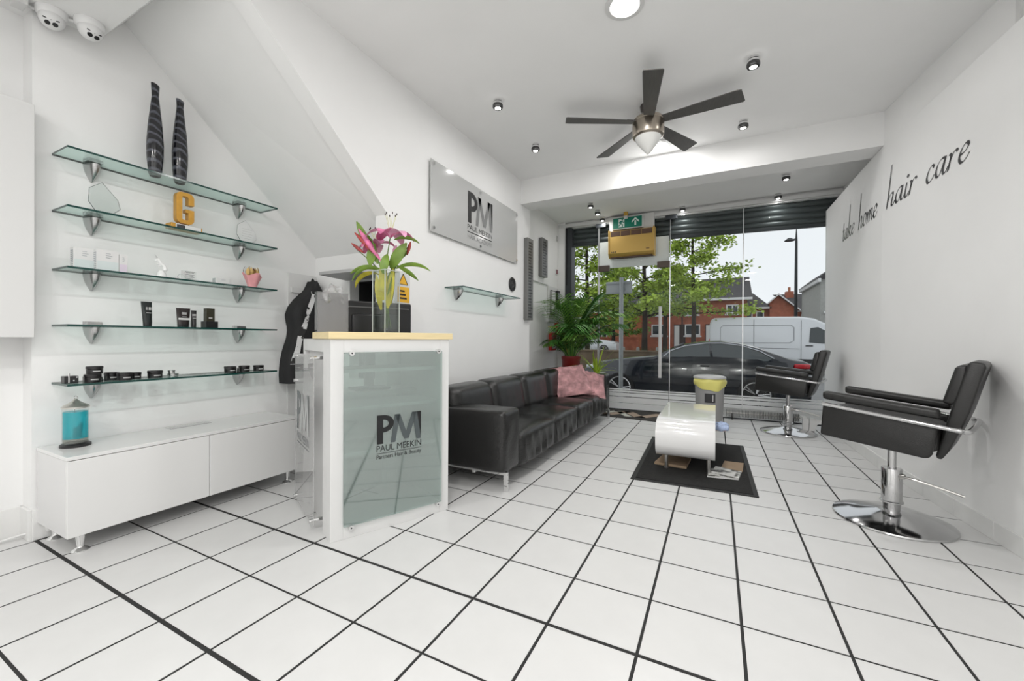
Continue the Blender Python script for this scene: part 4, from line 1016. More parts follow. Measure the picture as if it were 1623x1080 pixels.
for k in range(30):
    az = k * 2.4 + rp.uniform(-.3, .3); el = rp.uniform(.85, 1.4)
    L = rp.uniform(.70, 1.08); r0 = .04
    # keep fronds off the wall and the glass
    if cos(az) < -.3: L *= .62
    if sin(az) > .4: L *= .55
    frond((px_ + r0 * cos(az), py_ + r0 * sin(az), .80), az, el, L, rp.uniform(.9, 1.7), PALM3 if k == 7 else (PALM2 if k % 3 == 0 else PALM))
for k in range(9):
    az = -.9 + k * .55; frond((px_ + .03 * cos(az), py_ + .03 * sin(az), .85), az - 1.2, rp.uniform(1.3, 1.5), rp.uniform(.85, 1.1), rp.uniform(.7, 1.3), PALM2 if k % 2 else PALM, 18)
for k in range(5):
    a = k * 1.3; m = MB(); m.tube([(px_ + .03 * cos(a), py_ + .03 * sin(a), .78), (px_ + .06 * cos(a), py_ + .06 * sin(a), 1.25)], .009, 6, taper=.005); B('cane', m, PALM2, t)
px_, py_ = -1.62, 6.04
t = thing('potted_spider_plant', 'bright yellow-green spiky plant in a pale pot beside the palm', 'plant', (px_, py_, 0))
m = MB(); m.lathe([(0, 0), (.10, 0), (.13, .56), (.135, .60), (.115, .60), (.0, .56)], 24, (px_, py_, 0)); B('pot', m, M('pale_grey_pot', (.6, .62, .62), .4), t, smooth=True)
LIME = M('lime_leaf', (.42, .58, .05), .4, noise=.2, nscale=5)
for k in range(22):
    a = k * 2.4; e = rp.uniform(.55, 1.45); m = MB()
    L = rp.uniform(.34, .48) * (.6 if sin(a) > .5 else 1)
    m.leaf((px_ + .02 * cos(a), py_ + .02 * sin(a), .57), (cos(a) * cos(e), sin(a) * cos(e), sin(e)), (0, 0, 1) if e < 1.3 else (cos(a), sin(a), .01), L, .014, 1.2 * (1.6 - e), 7, .3); B('blade', m, LIME, t)

# ================================================================== COFFEE TABLE, MATS
t = thing('floor_mat', 'black rectangular floor mat under the white coffee table', 'mat', (-.17, 4.03, 0))
m = MB(); m.prism([(-.600, 3.26), (.272, 3.285), (.255, 4.815), (-.640, 4.79)], .0005, .007); B('mat_border', m, M('black_rubber', (.012, .012, .012), .6), t, bevel=.002)
m = MB(); m.prism([(-.565, 3.295), (.24, 3.315), (.222, 4.78), (-.60, 4.757)], .007, .010); B('mat_pile', m, M('black_carpet', (.014, .0135, .013), .95, noise=.5, nscale=40, bump=.6, bscale=300), t)
t = thing('coffee_table', 'white gloss waterfall coffee table with rounded ends on short chrome legs', 'table', (-.225, 4.15, 0))
def loop(y0, y1, z0, z1, ry, n=8):
    pts = []; zc = (z0 + z1) / 2; rz = (z1 - z0) / 2
    for k in range(n * 2 + 1):
        a = -pi / 2 - pi * k / (2 * n); pts.append((y0 + ry + ry * (abs(cos(a)) ** .75) * (-1), zc + rz * (1 if sin(a) > 0 else -1) * abs(sin(a)) ** .75))
    for k in range(n * 2 + 1):
        a = pi / 2 - pi * k / (2 * n); pts.append((y1 - ry + ry * (abs(cos(a)) ** .75), zc + rz * (1 if sin(a) > 0 else -1) * abs(sin(a)) ** .75))
    return pts
o_ = loop(3.525, 4.79, .115, .438, .22); i_ = loop(3.555, 4.76, .14, .415, .20)
m = MB(); n = len(o_); V = []
for x in (-.450, -.004): V += [(x, *p) for p in o_] + [(x, *p) for p in i_]
Fs = []
for k in range(n):
    j = (k + 1) % n; Fs += [(k, j, n + j, n + k), (2 * n + j, 2 * n + k, 3 * n + k, 3 * n + j), (j, k, 2 * n + k, 2 * n + j), (n + k, n + j, 3 * n + j, 3 * n + k)]
m.add(V, Fs); B('shell', m, M('white_gloss_lacquer', (.80, .80, .80), .1, spec=.6, coat=.5), t, smooth=True)
m = MB(); m.box(-.445, -.01, 3.62, 4.69, .262, .274); B('middle_shelf', m, DARKP, t)
for (x, y) in ((-.375, 3.67), (-.052, 3.64), (-.375, 4.64), (-.052, 4.64)):
    m = MB(); m.lathe([(.022, 0), (.022, .008), (.014, .012), (.014, .118)], 16, (x, y, .0105)); B('leg', m, STEEL, t, smooth=True)
def paper(name, pts, z, th, mat, label, cat, group=None, curl=0):
    m = MB(); m.prism(pts, z, z + th); o = tag(B(name, m, mat, bevel=.001), label, cat, group); return o
def newsmat(name, a, b, sc):
    mt = M(name, a, .5); tr = mt.node_tree; n = tr.nodes.new('ShaderNodeTexNoise'); n.inputs['Scale'].default_value = sc; n.inputs['Detail'].default_value = 6
    r = tr.nodes.new('ShaderNodeValToRGB'); r.color_ramp.elements[0].position = .42; r.color_ramp.elements[1].position = .55; r.color_ramp.elements[0].color = (*a, 1); r.color_ramp.elements[1].color = (*b, 1)
    tr.links.new(tr.nodes.new('ShaderNodeTexCoord').outputs['Object'], n.inputs['Vector']); tr.links.new(n.outputs[0], r.inputs[0]); tr.links.new(r.outputs[0], tr.nodes['Principled BSDF'].inputs['Base Color']); return mt
NEWS = newsmat('newsprint_page', (.08, .08, .07), (.72, .72, .70), 14); MAGA = newsmat('magazine_cover', (.03, .03, .03), (.6, .6, .58), 9)
CARD = M('brown_card', (.32, .23, .15), .8, noise=.1)
def mag(pts, z, th, mat, label):
    t = thing('magazine', label, 'magazine', (pts[0][0], pts[0][1], z), group='papers under the coffee table')
    m = MB(); m.prism(pts, z, z + th * .8); B('pages', m, SATW, t)
    m = MB(); m.prism(pts, z + th * .8, z + th); B('cover', m, mat, t)
mag([(-.06, 3.56), (.16, 3.60), (.19, 3.80), (-.03, 3.78)], .0105, .014, NEWS, 'open newspaper lying lowest on the mat by the table leg')
mag([(-.03, 3.66), (.13, 3.62), (.16, 3.76), (.0, 3.82)], .0245, .012, MAGA, 'dark magazine lying on the newspaper beside the table leg')
paper('card_sheet', [(.04, 3.86), (.20, 3.83), (.22, 4.10), (.07, 4.10)], .0105, .006, CARD, 'brown card sheet on the mat to the right of the table', 'card')
paper('card_sheet', [(-.48, 3.72), (-.22, 3.70), (-.20, 3.98), (-.44, 4.0)], .0105, .02, CARD, 'flattened brown cardboard under the left side of the table', 'card')
BLUEP = M('pale_blue_paper', (.45, .55, .78), .6, noise=.25, nscale=20); PINKP = M('pale_pink_paper', (.78, .6, .6), .6)
t = thing('leaflet_pile', 'pale blue crumpled leaflets sticking out of the coffee table shelf', 'leaflets', (.02, 4.2, .275))
m = MB(); m.rbox(.02, 4.22, .30, .16, .26, .035, .012, 2, 6, disp=lambda p, n: p + n * .008 * sin(p.x * 70 + p.y * 50)); B('blue_leaflet', m, BLUEP, t)
m = MB(); m.box(-.06, .08, 4.12, 4.3, .275, .281); B('pink_leaflet', m, PINKP, t)
m = MB(); m.prism([(-.49, 3.78), (-.40, 3.76), (-.40, 3.9), (-.47, 3.9)], .275, .279); tag(B('loose_sheet', m, SATW), 'white sheet poking out of the left side of the coffee table', 'paper')
# doormat with zigzag
t = thing('door_mat', 'dark entrance mat with a zigzag pattern inside the glass door', 'mat', (-1.2, 6.08, 0))
m = MB(); m.prism([(-2.3, 5.84), (-.45, 5.66), (-.45, 6.42), (-2.3, 6.42)], .0005, .008); B('mat_base', m, M('dark_mat', (.035, .032, .028), .95, noise=.4, nscale=60), t)
def zig(x0, w, n, y0, y1, th, mat, nm):
    m = MB(); V = []
    for k in range(n + 1):
        x = x0 + w * k; y = y0 if k % 2 else y1; V += [(x, y), (x + th, y)]
    for k in range(n):
        a, b, c, d = V[2 * k], V[2 * k + 1], V[2 * k + 3], V[2 * k + 2]; m.prism([a, b, c, d], .008, .010)
    B(nm, m, mat, t)
zig(-1.75, .24, 4, 5.86, 6.25, .16, M('tan_mat', (.38, .29, .22), .9), 'tan_zigzag'); zig(-1.88, .24, 3, 5.86, 6.25, .10, M('cream_mat', (.55, .55, .48), .9), 'cream_zigzag')

# ================================================================== BIN
bx, by = -.075, 5.60
t = thing('waste_bin', 'grey plastic waste bin with a yellow bag under its lid', 'bin', (bx, by, 0))
BING = M('grey_bin_plastic', (.33, .33, .33), .45)
m = MB(); m.lathe([(.0, 0), (.135, 0), (.145, .02), (.168, .585), (.168, .60), (.15, .60)], 32, (bx, by, 0)); B('bin_body', m, BING, t, smooth=True)
m = MB(); m.lathe([(.182, .625), (.186, .632), (.182, .648), (.15, .660), (.07, .668), (.0, .668)], 32, (bx, by, 0), caps=False); B('lid', m, M('light_grey_lid', (.5, .5, .5), .35), t, smooth=True)
m = MB(); vs = []; n = 40
for i in range(4):
    for k in range(n):
        a = 2 * pi * k / n; r_ = .172 + .014 * (i in (1, 2)) + .006 * sin(7 * a + i); z_ = (.628 - .03 * i) - (.028 * (1 + sin(a * 2 + 4.2)) if i == 3 else 0) - .008 * sin(5 * a) * (i > 0)
        vs.append((bx + r_ * cos(a), by + r_ * sin(a), z_))
m.add(vs, [(i * n + k, (i + 1) * n + k, (i + 1) * n + (k + 1) % n, i * n + (k + 1) % n) for i in range(3) for k in range(n)]); B('bin_bag', m, M('yellow_bag', (.80, .74, .22), .4), t, smooth=True)
m = MB(); vs = []
for k in range(9):
    a = radians(-108 + 42 * k / 8)
    for z_ in (.34, .45): vs.append((bx + .163 * cos(a), by + .163 * sin(a), z_))
m.add(vs, [(2 * k, 2 * k + 2, 2 * k + 3, 2 * k + 1) for k in range(8)]); B('label', m, DARKP, t)
m = MB(); m.box(-.004, .004, -.166, -.1635, .355, .435, mat=Matrix.Translation((bx, by, 0)) @ Matrix.Rotation(radians(14), 4, 'Z')); B('label_print', m, SATW, t)

# ================================================================== SALON CHAIRS (local: y forward, x to the right)
CHAIRC = M('chair_chrome', (.56, .56, .565), .10, 1)
def salon_chair(label, loc, rz):
    t = thing('salon_chair', label, 'chair', loc, rz, 'black salon chairs')
    L = lambda nm, m, mat, **k: B(nm, m, mat, t, world=False, **k)
    m = MB(); m.lathe([(.282, 0), (.287, .006), (.284, .014), (.24, .028), (.15, .048), (.08, .062), (.055, .07)], 48); L('base_dish', m, CHAIRC, smooth=True)
    m = MB(); m.lathe([(.040, .066), (.044, .11), (.056, .115), (.056, .122), (.050, .125), (.050, .318), (.048, .322), (.02, .322)], 28); L('pump_cylinder', m, CHAIRC, smooth=True)
    m = MB(); m.cyl((0, 0, 0), .021, .31, .52, 20); L('piston', m, CHAIRC, smooth=True)
    m = MB(); m.tube(spline([(-.03, -.04, .285), (-.04, -.10, .285), (-.02, -.20, .262), (.0, -.30, .235)], 5), .007, 8); m.rbox(-.02, -.05, .285, .03, .03, .03, .008, 2, 1); L('pump_lever', m, STEEL, smooth=True)
    m = MB(); m.box(-.16, .16, -.12, .16, .485, .505); L('seat_plate', m, BLACKP)
    tl = lambda p, n: Vector((p.x, p.y, p.z + .095 * p.y))
    m = MB(); m.rbox(0, .03, .575, .43, .50, .13, .04, 3, 6, disp=lambda p, n: tl(p, n) + Vector((0, 0, .02 * max(0, 1 - (p.x / .22) ** 2) if p.z > 0 else 0))); L('seat', m, VINYL, smooth=True)
    for s_ in (-1, 1):
        poly = [(.295, .507), (-.165, .463), (-.19, .468), (-.202, .49), (-.222, .64), (-.215, .655), (.275, .702), (.283, .69)]
        m = MB(); m.prism(poly, s_ * .222, s_ * .258, 'x'); L('side_panel', m, VINYL, bevel=.012, seg=3, smooth=True)
        m = MB(); m.rbox(s_ * .235, .027, .735, .07, .51, .052, .018, 3, 4, disp=tl); L('armrest', m, VINYL, smooth=True)
        for y, z in ((.17, .693), (-.09, .664)):
            m = MB(); m.tube([(s_ * .255, y, z), (s_ * .292, y, z)], .009, 10); L('rail_bolt', m, CHAIRC, smooth=True)
    pts = [(-.28, .278, .706), (-.28, -.25, .645), (-.27, -.30, .640), (-.235, -.335, .637), (.235, -.335, .637), (.27, -.30, .640), (.28, -.25, .645), (.28, .278, .706)]
    m = MB(); m.tube(spline(pts, 4), .0125, 12); L('chrome_rail', m, CHAIRC, smooth=True)
    m = MB(); m.prism([(-.225, .765), (-.272, .955), (-.285, .972), (-.319, .976), (-.305, .80), (-.265, .755)], -.17, .17, 'x'); L('back_cushion', m, VINYL, bevel=.014, seg=3, smooth=True)
    m = MB(); m.prism([(-.205, .475), (-.208, .457), (-.228, .455), (-.255, .505), (-.30, .635), (-.325, .715), (-.385, .97), (-.375, .988), (-.33, .995), (-.319, .98), (-.265, .755), (-.24, .64)], -.175, .175, 'x'); L('back_shell', m, VINYL, bevel=.012, seg=3, smooth=True)
    return t
ch = salon_chair('black salon chair with chrome dish base nearest the camera by the right wall', (.965, 3.265, 0), radians(64))
dup(ch, (.765, 5.79, 0), radians(73), 'black salon chair with chrome dish base further away by the window')
t = thing('floor_bracket', 'small white plastic bracket on black feet near the far salon chair', 'bracket', (1.0, 5.93, 0))
m = MB(); m.prism([(.93, .02), (.985, .02), (.99, .15), (.96, .19), (.90, .20), (.925, .17)], 5.90, 5.94, 'y'); m.prism([(.99, .02), (1.05, .02), (1.07, .10), (1.12, .12), (1.12, .15), (1.0, .18)], 5.90, 5.94, 'y'); B('bracket_body', m, GLOSSW, t, bevel=.003)
for x in (.955, 1.03):
    m = MB(); m.cyl((x, 5.92, 0), .018, 0, .022, 12); B('foot', m, BLACKP, t)
t = thing('low_heater', 'low grey finned heater standing along the foot of the window', 'heater', (.5, 6.39, 0))
m = MB(); m.tube([(.12, 6.385, .092), (.98, 6.385, .092)], .012, 8); B('heater_pipe', m, STEEL, t)
fin = None
for k in range(48):
    if fin is None:
        m = MB(); m.box(-.0025, .0025, -.032, .032, -.048, .048); fin = B('fin', m, M('grey_fin', (.20, .20, .19), .5, .3), t, world=False); o = fin
    else: o = fin.copy(); COL.objects.link(o)
    o.location = (.13 + k * .0177 - .5, 6.385 - 6.39, .092)
for x in (.2, .9):
    m = MB(); m.box(x - .01, x + .01, 6.37, 6.40, 0, .085); B('heater_foot', m, BLACKP, t)

# ================================================================== CEILING FAN AND LIGHTS
fx, fy = -.525, 3.55
t = thing('ceiling_fan', 'five-blade grey ceiling fan with brushed nickel motor and pointed glass light', 'fan', (fx, fy, 2.66), radians(-79))
L = lambda nm, m, mat, **k: B(nm, m, mat, t, world=False, **k)
m = MB(); m.lathe([(.035, .345), (.062, .37), (.066, .405), (.066, .41)], 28); L('ceiling_canopy', m, M('dark_nickel', (.10, .09, .085), .4, .8), smooth=True)
m = MB(); m.cyl((0, 0, 0), .014, .28, .36, 14); L('down_rod', m, DARKP)
m = MB(); m.lathe([(.10, .135), (.124, .15), (.128, .165), (.128, .255), (.124, .26), (.124, .266), (.128, .27), (.12, .292), (.06, .305), (.02, .308)], 40); L('motor_housing', m, NICKEL, smooth=True)
m = MB(); m.lathe([(.003, .0), (.012, .006), (.05, .05), (.085, .095), (.105, .135), (.108, .15)], 36); L('glass_shade', m, M('opal_glass', (.80, .80, .78), .3), smooth=True)
BLADE = M('grey_wood_blade', (.085, .083, .078), .5, noise=.15, nscale=12, stretch=(1, 14, 1))
for k in range(5):
    R = Matrix.Rotation(2 * pi * k / 5, 4, 'Z') @ Matrix.Translation((0, 0, .268)) @ Matrix.Rotation(radians(-11), 4, 'X')
    m = MB(); m.prism([(.11, -.042), (.40, -.058), (.66, -.071), (.69, -.068), (.705, .062), (.69, .071), (.40, .058), (.11, .042)], -.004, .004, 'z', mat=R); bl = L('blade', m, BLADE, bevel=.003)
    m = MB(); m.prism([(.09, -.025), (.19, -.034), (.19, .034), (.09, .025)], .004, .010, 'z', mat=R); B('blade_iron', m, DARKP, bl, world=False)

def led_panel(x, y, label, power=PANEL_W):
    t = thing('round_ceiling_light', label, 'ceiling light', (x, y, ZC), group='round ceiling lights')
    m = MB(); m.lathe([(.112, 0), (.112, -.010), (.085, -.014), (.083, -.010)][::-1], 40, (x, y, ZC)); B('rim', m, SATW, t, smooth=True)
    m = MB(); m.lathe([(.0, -.0125), (.082, -.0125)], 36, (x, y, ZC), caps=False); B('diffuser', m, M('lit_diffuser', (1, .98, .95), .5, emit=6), t)
    lamp('lamp', (x, y, ZC - .02), power, .17, t)
led_panel(-.494, 2.416, 'round white ceiling light at the top edge nearest the camera')
led_panel(-.53, 4.31, 'round white ceiling light behind the fan beside the beam')
for (x, y) in ((-.5, .1), (-.5, -1.7), (-1.4, -1.3), (.9, -.6), (-1.4, -2.5), (.9, -2.2)): led_panel(x, y, 'unseen round ceiling light added as fill behind the camera', REAR_FILL_W)  # unseen panels added to brighten the near half of the room

sproto = None
def spot(x, y, z, label):
    global sproto
    if sproto is None:
        t = sproto = thing('ceiling_spotlight', label, 'spotlight', (x, y, z), group='small chrome ceiling spotlights')
        m = MB(); m.lathe([(.036, 0), (.036, -.014), (.034, -.014)][::-1], 24); B('ceiling_ring', m, CHROME, t, world=False, smooth=True)
        m = MB(); m.lathe([(.030, -.014), (.030, -.020)][::-1], 24); B('neck', m, BLACKP, t, world=False)
        m = MB(); m.lathe([(.038, -.020), (.038, -.034), (.036, -.034)][::-1], 24); B('middle_ring', m, CHROME, t, world=False, smooth=True)
        m = MB(); m.lathe([(.032, -.034), (.032, -.040)][::-1], 24); B('neck', m, BLACKP, t, world=False)
        m = MB(); m.lathe([(.042, -.040), (.043, -.056), (.038, -.066), (.026, -.068), (.025, -.064)][::-1], 24, caps=False); B('bezel', m, M('dark_chrome', (.12, .12, .12), .2, 1), t, world=False, smooth=True)
        m = MB(); m.lathe([(.0, -.074), (.014, -.073), (.025, -.066)], 20, caps=False); B('lens', m, M('lit_lens', (1, .98, .95), .4, emit=5), t, world=False, smooth=True)
        lamp('lamp', (x, y, z - .08), SPOT_W, .045, t)
        return t
    t = dup(sproto, (x, y, z), None, label)
    return t
for (x, y, z, lab) in ((-1.623, 2.923, ZC, 'chrome ceiling spotlight above the wall sign, nearer the camera'), (-1.644, 3.751, ZC, 'chrome ceiling spotlight left of the fan near the beam'),
                       (.216, 3.272, ZC, 'largest chrome ceiling spotlight right of the fan'), (.201, 4.171, ZC, 'chrome ceiling spotlight right of the fan near the beam'),
                       (-1.619, 5.66, 3.05, 'bay spotlight left of the exit sign, nearest the beam'), (-1.611, 6.01, 3.05, 'bay spotlight left of the exit sign, middle of three'), (-1.63, 6.37, 3.05, 'bay spotlight left of the exit sign, nearest the glass'),
                       (-.455, 6.38, 3.05, 'bay spotlight to the right of the exit sign by the glass'), (.714, 5.672, 3.05, 'bay spotlight at the right, nearest the beam'), (.717, 6.38, 3.05, 'bay spotlight at the right, by the glass')):
    spot(x, y, z, lab)

# ================================================================== ABOVE THE DOOR
BRASS = M('gold_metal_casing', (.58, .38, .11), .38, .45); BRD = M('brown_louvre', (.10, .05, .03), .6)
t = thing('air_heater', 'gold boxed warm air heater mounted above the glass door', 'heater', (-1.17, 6.36, 2.38))
m = MB(); m.prism([(6.43, 2.38), (6.33, 2.375), (6.285, 2.43), (6.285, 2.775), (6.43, 2.775)], -1.50, -.845, 'x'); B('casing', m, BRASS, t, bevel=.008)
for x in (-1.512, -.845 - .005):
    m = MB(); m.prism([(6.43, 2.37), (6.32, 2.365), (6.27, 2.43), (6.27, 2.79), (6.43, 2.79)], x, x + .022, 'x'); B('end_cheek', m, BRASS, t, bevel=.004)
for k in range(4):
    a = -1.478 + k * .155; m = MB(); m.box(a, a + .147, 6.281, 6.286, 2.69, 2.765); lv = B('louvre_panel', m, BRD, t)
    for j in range(5):
        m = MB(); m.box(a + .004, a + .143, 6.277, 6.281, 2.697 + .013 * j, 2.703 + .013 * j); B('louvre', m, M('dark_brown_bar', (.16, .09, .06), .5), lv)
m = MB(); m.box(-1.48, -.86, 6.30, 6.43, 2.368, 2.374); B('outlet_grille', m, BRD, t)
for k in range(3):
    m = MB(); m.tube([(-1.455 + .028 * k, 6.288, 2.45), (-1.455 + .028 * k, 6.275, 2.45)], .008, 10); B('switch', m, BLACKP, t)
m = MB(); m.box(-.95, -.90, 6.2835, 6.2848, 2.462, 2.474); B('badge', m, BRD, t)
t = thing('exit_sign_box', 'white box carrying a green emergency exit sign with running figure and arrow', 'exit sign', (-1.19, 6.40, 2.79))
m = MB(); m.box(-1.525, -.85, 6.40, 6.445, 2.80, 3.03); B('white_board', m, SATW, t, bevel=.003)
m = MB(); m.box(-1.47, -1.0, 6.345, 6.40, 2.81, 3.0); B('light_box', m, SATW, t, bevel=.006)
m = MB(); m.box(-1.452, -1.02, 6.341, 6.345, 2.825, 2.985); gp = B('green_panel', m, M('exit_green', (.0, .20, .13), .4), t)
fr = frame_mat((-1.452, 6.3402, 2.825), (1, 0, 0), (0, 0, 1)); PW = M('exit_white', (.75, .85, .82), .5)
m = MB()
def poly(pts, z=0): m.add([fr @ Vector((a * .16, b * .16, z)) for a, b in pts], [tuple(range(len(pts)))])
poly([(.52, .10), (1.08, .10), (1.08, .88), (.52, .88)])
poly([(2.02, .15), (2.18, .15), (2.18, .60), (2.02, .60)]); poly([(2.10, .92), (1.76, .58), (1.76, .40), (2.10, .72)]); poly([(2.10, .92), (2.10, .72), (2.44, .40), (2.44, .58)])
B('pictogram', m, PW, gp)
m = MB(); z = .0006
poly([(.88 + .075 * cos(a * pi / 5), .80 + .075 * sin(a * pi / 5)) for a in range(10)], z)
for pts in ([(.70, .70), (.86, .72), (.80, .42), (.66, .44)], [(.66, .46), (.78, .46), (.62, .22), (.46, .16), (.46, .24), (.56, .28)], [(.70, .46), (.80, .44), (.96, .34), (.92, .10), (.84, .10), (.86, .30)], [(.84, .72), (.98, .58), (1.08, .60), (1.08, .53), (.96, .50), (.80, .64)], [(.72, .70), (.56, .60), (.60, .44), (.66, .46), (.64, .56), (.76, .62)]): poly(pts, z)
B('running_figure', m, M('exit_green', (.0, .20, .13), .4), gp)
m = MB(); m.box(-1.45, -1.02, 6.36, 6.43, 2.785, 2.80); B('dark_underside', m, BRD, t)
t = thing('motion_sensor', 'small amber and white motion sensor in front of the exit sign', 'sensor', (-1.27, 6.3, 2.95))
m = MB(); m.cyl((-1.25, 6.30, 0), .032, 2.99, 3.05, 16); B('amber_body', m, M('amber_plastic', (.55, .33, .05), .4), t, smooth=True)
m = MB(); m.lathe([(.0, 2.945), (.024, 2.95), (.03, 2.96), (.03, 2.99)], 16, (-1.25, 6.30, 0)); B('white_lens', m, SATW, t, smooth=True)

# ================================================================== WALL LETTERING (broad-nib script strokes)
G = {
 't': [[(.30, 1.75), (.20, .4), (.24, .06), (.42, .05), (.62, .3)], [(.05, 1.0), (.55, 1.05)]],
 'a': [[(.78, .95), (.50, 1.02), (.18, .75), (.10, .30), (.25, .03), (.50, .25), (.74, .90)], [(.80, 1.0), (.66, .35), (.70, .05), (.88, .08), (1.02, .32)]],
 'k': [[(.32, 3.05), (.22, 1.5), (.10, 0)], [(.18, .55), (.45, .95), (.68, .98), (.70, .72), (.40, .52), (.25, .50)], [(.38, .52), (.62, .12), (.80, .04), (.98, .28)]],
 'e': [[(.12, .48), (.45, .55), (.68, .80), (.52, 1.02), (.24, .80), (.10, .35), (.26, .03), (.52, .08), (.78, .36)]],
 'h': [[(.32, 3.10), (.22, 1.5), (.08, 0)], [(.14, .45), (.40, .88), (.62, 1.0), (.72, .82), (.60, .30), (.66, .04), (.82, .08), (.96, .32)]],
 'o': [[(.50, 1.0), (.22, .82), (.10, .35), (.26, .02), (.54, .14), (.74, .60), (.68, .92), (.50, 1.02), (.34, .94)]],
 'm': [[(.10, .95), (.16, .5), (.06, 0)], [(.12, .4), (.34, .88), (.52, .98), (.58, .80), (.48, 0)], [(.53, .4), (.78, .90), (.96, .98), (1.02, .80), (.92, .25), (.98, .04), (1.12, .1), (1.24, .32)]],
 'i': [[(.20, .98), (.10, .35), (.14, .04), (.30, .06), (.46, .32)]],
 'r': [[(.10, .95), (.20, .85), (.14, .4), (.06, 0)], [(.14, .45), (.36, .90), (.58, 1.0), (.66, .86)]],
 'c': [[(.66, .82), (.54, 1.0), (.30, .88), (.11, .40), (.24, .04), (.50, .08), (.74, .34)]],
}
ADV = {'t': .62, 'a': .98, 'k': .96, 'e': .80, 'h': .95, 'o': .86, 'm': 1.22, 'i': .46, 'r': .72, 'c': .76}
XH = .108; WD = 1.22; SL = .20
root = thing('wall_lettering', 'dark grey script words in a line high on the right wall', 'lettering', (1.3, 4.5, 2.2))
INK = M('charcoal_vinyl_letter', (.035, .035, .037), .3)
for (word, y0, y1) in (('take', 5.735, 5.31), ('home', 5.185, 4.66), ('hair', 4.475, 4.02), ('care', 3.905, 3.44)):
    tot = sum(ADV[c] for c in word); kx = (y0 - y1) / tot; cx = 0
    for c in word:
        m = MB()
        def put(px, py):
            s_ = (cx + px) * kx + SL * py * XH * .75; y = y0 - s_; return Vector((wallx(y) - .0025, y, 2.212 + py * XH))
        for st in G[c]:
            pts = spline([(a, b, 0) for a, b in st], 6); nib = Vector((cos(radians(38)) * .085, sin(radians(38)) * .085))
            V = []; Hl = []
            for k, p in enumerate(pts):
                V += [put(p.x - nib.x, p.y - nib.y), put(p.x + nib.x, p.y + nib.y)]
                d_ = (pts[min(k + 1, len(pts) - 1)] - pts[max(k - 1, 0)]).normalized() * .022
                Hl += [put(p.x - d_.y, p.y + d_.x), put(p.x + d_.y, p.y - d_.x)]      # hairline that never thins to nothing
            m.add(V, [(2 * k, 2 * k + 1, 2 * k + 3, 2 * k + 2) for k in range(len(pts) - 1)])
            m.add(Hl, [(2 * k, 2 * k + 1, 2 * k + 3, 2 * k + 2) for k in range(len(pts) - 1)])
            for p in (pts[0], pts[-1]):
                m.add([put(p.x + .03 * cos(a) - nib.x * .5, p.y + .03 * sin(a)) for a in (0, 1.5, 3.1, 4.6)], [(0, 1, 2, 3)])
        if c == 'i': m.add([put(.28 + .12 * cos(a), 1.42 + .12 * sin(a)) for a in [2 * pi * k / 14 for k in range(14)]], [tuple(range(14))])
        B('letter', m, INK, root); cx += ADV[c]

# ================================================================== THE STREET
GZ = -.33
m = MB(); m.box(-14, 14, 6.6, 8.75, -.5, -.18); struct(B('pavement', m, M('grey_paving', (.30, .29, .27), .9, noise=.15, nscale=4)), 'grey paved footway outside the shopfront', 'pavement')
m = MB(); m.box(-14, 14, 6.44, 6.62, -.3, -.004); struct(B('door_threshold', m, M('threshold_concrete', (.35, .35, .34), .8)), 'concrete threshold under the shopfront glass', 'threshold')
m = MB(); m.box(-60, 60, 8.75, 90, -.6, GZ); struct(B('road', m, M('grey_asphalt', (.22, .22, .22), .9, noise=.12, nscale=2)), 'grey asphalt road and car park outside', 'road')
PAINT = M('dark_navy_car_paint', (.008, .011, .017), .12, spec=.6, coat=.6); WPAINT = M('white_car_paint', (.72, .74, .76), .2, coat=.4); CARG = M('dark_car_glass', (.02, .032, .035), .04, spec=.8)
TYRE = M('tyre_rubber', (.012, .012, .012), .8); ALLOY = M('bright_alloy', (.7, .7, .7), .25, .8)
TOP = [(-2.86, .18), (-2.84, .42), (-2.65, .55), (-2.3, .62), (-1.7, .70), (-1.25, .745), (-.95, .90), (-.62, 1.02), (-.3, 1.075), (.05, 1.09), (.4, 1.05), (.75, .955), (1.05, .83), (1.28, .735), (1.5, .71), (1.60, .66), (1.63, .35), (1.58, .05)]
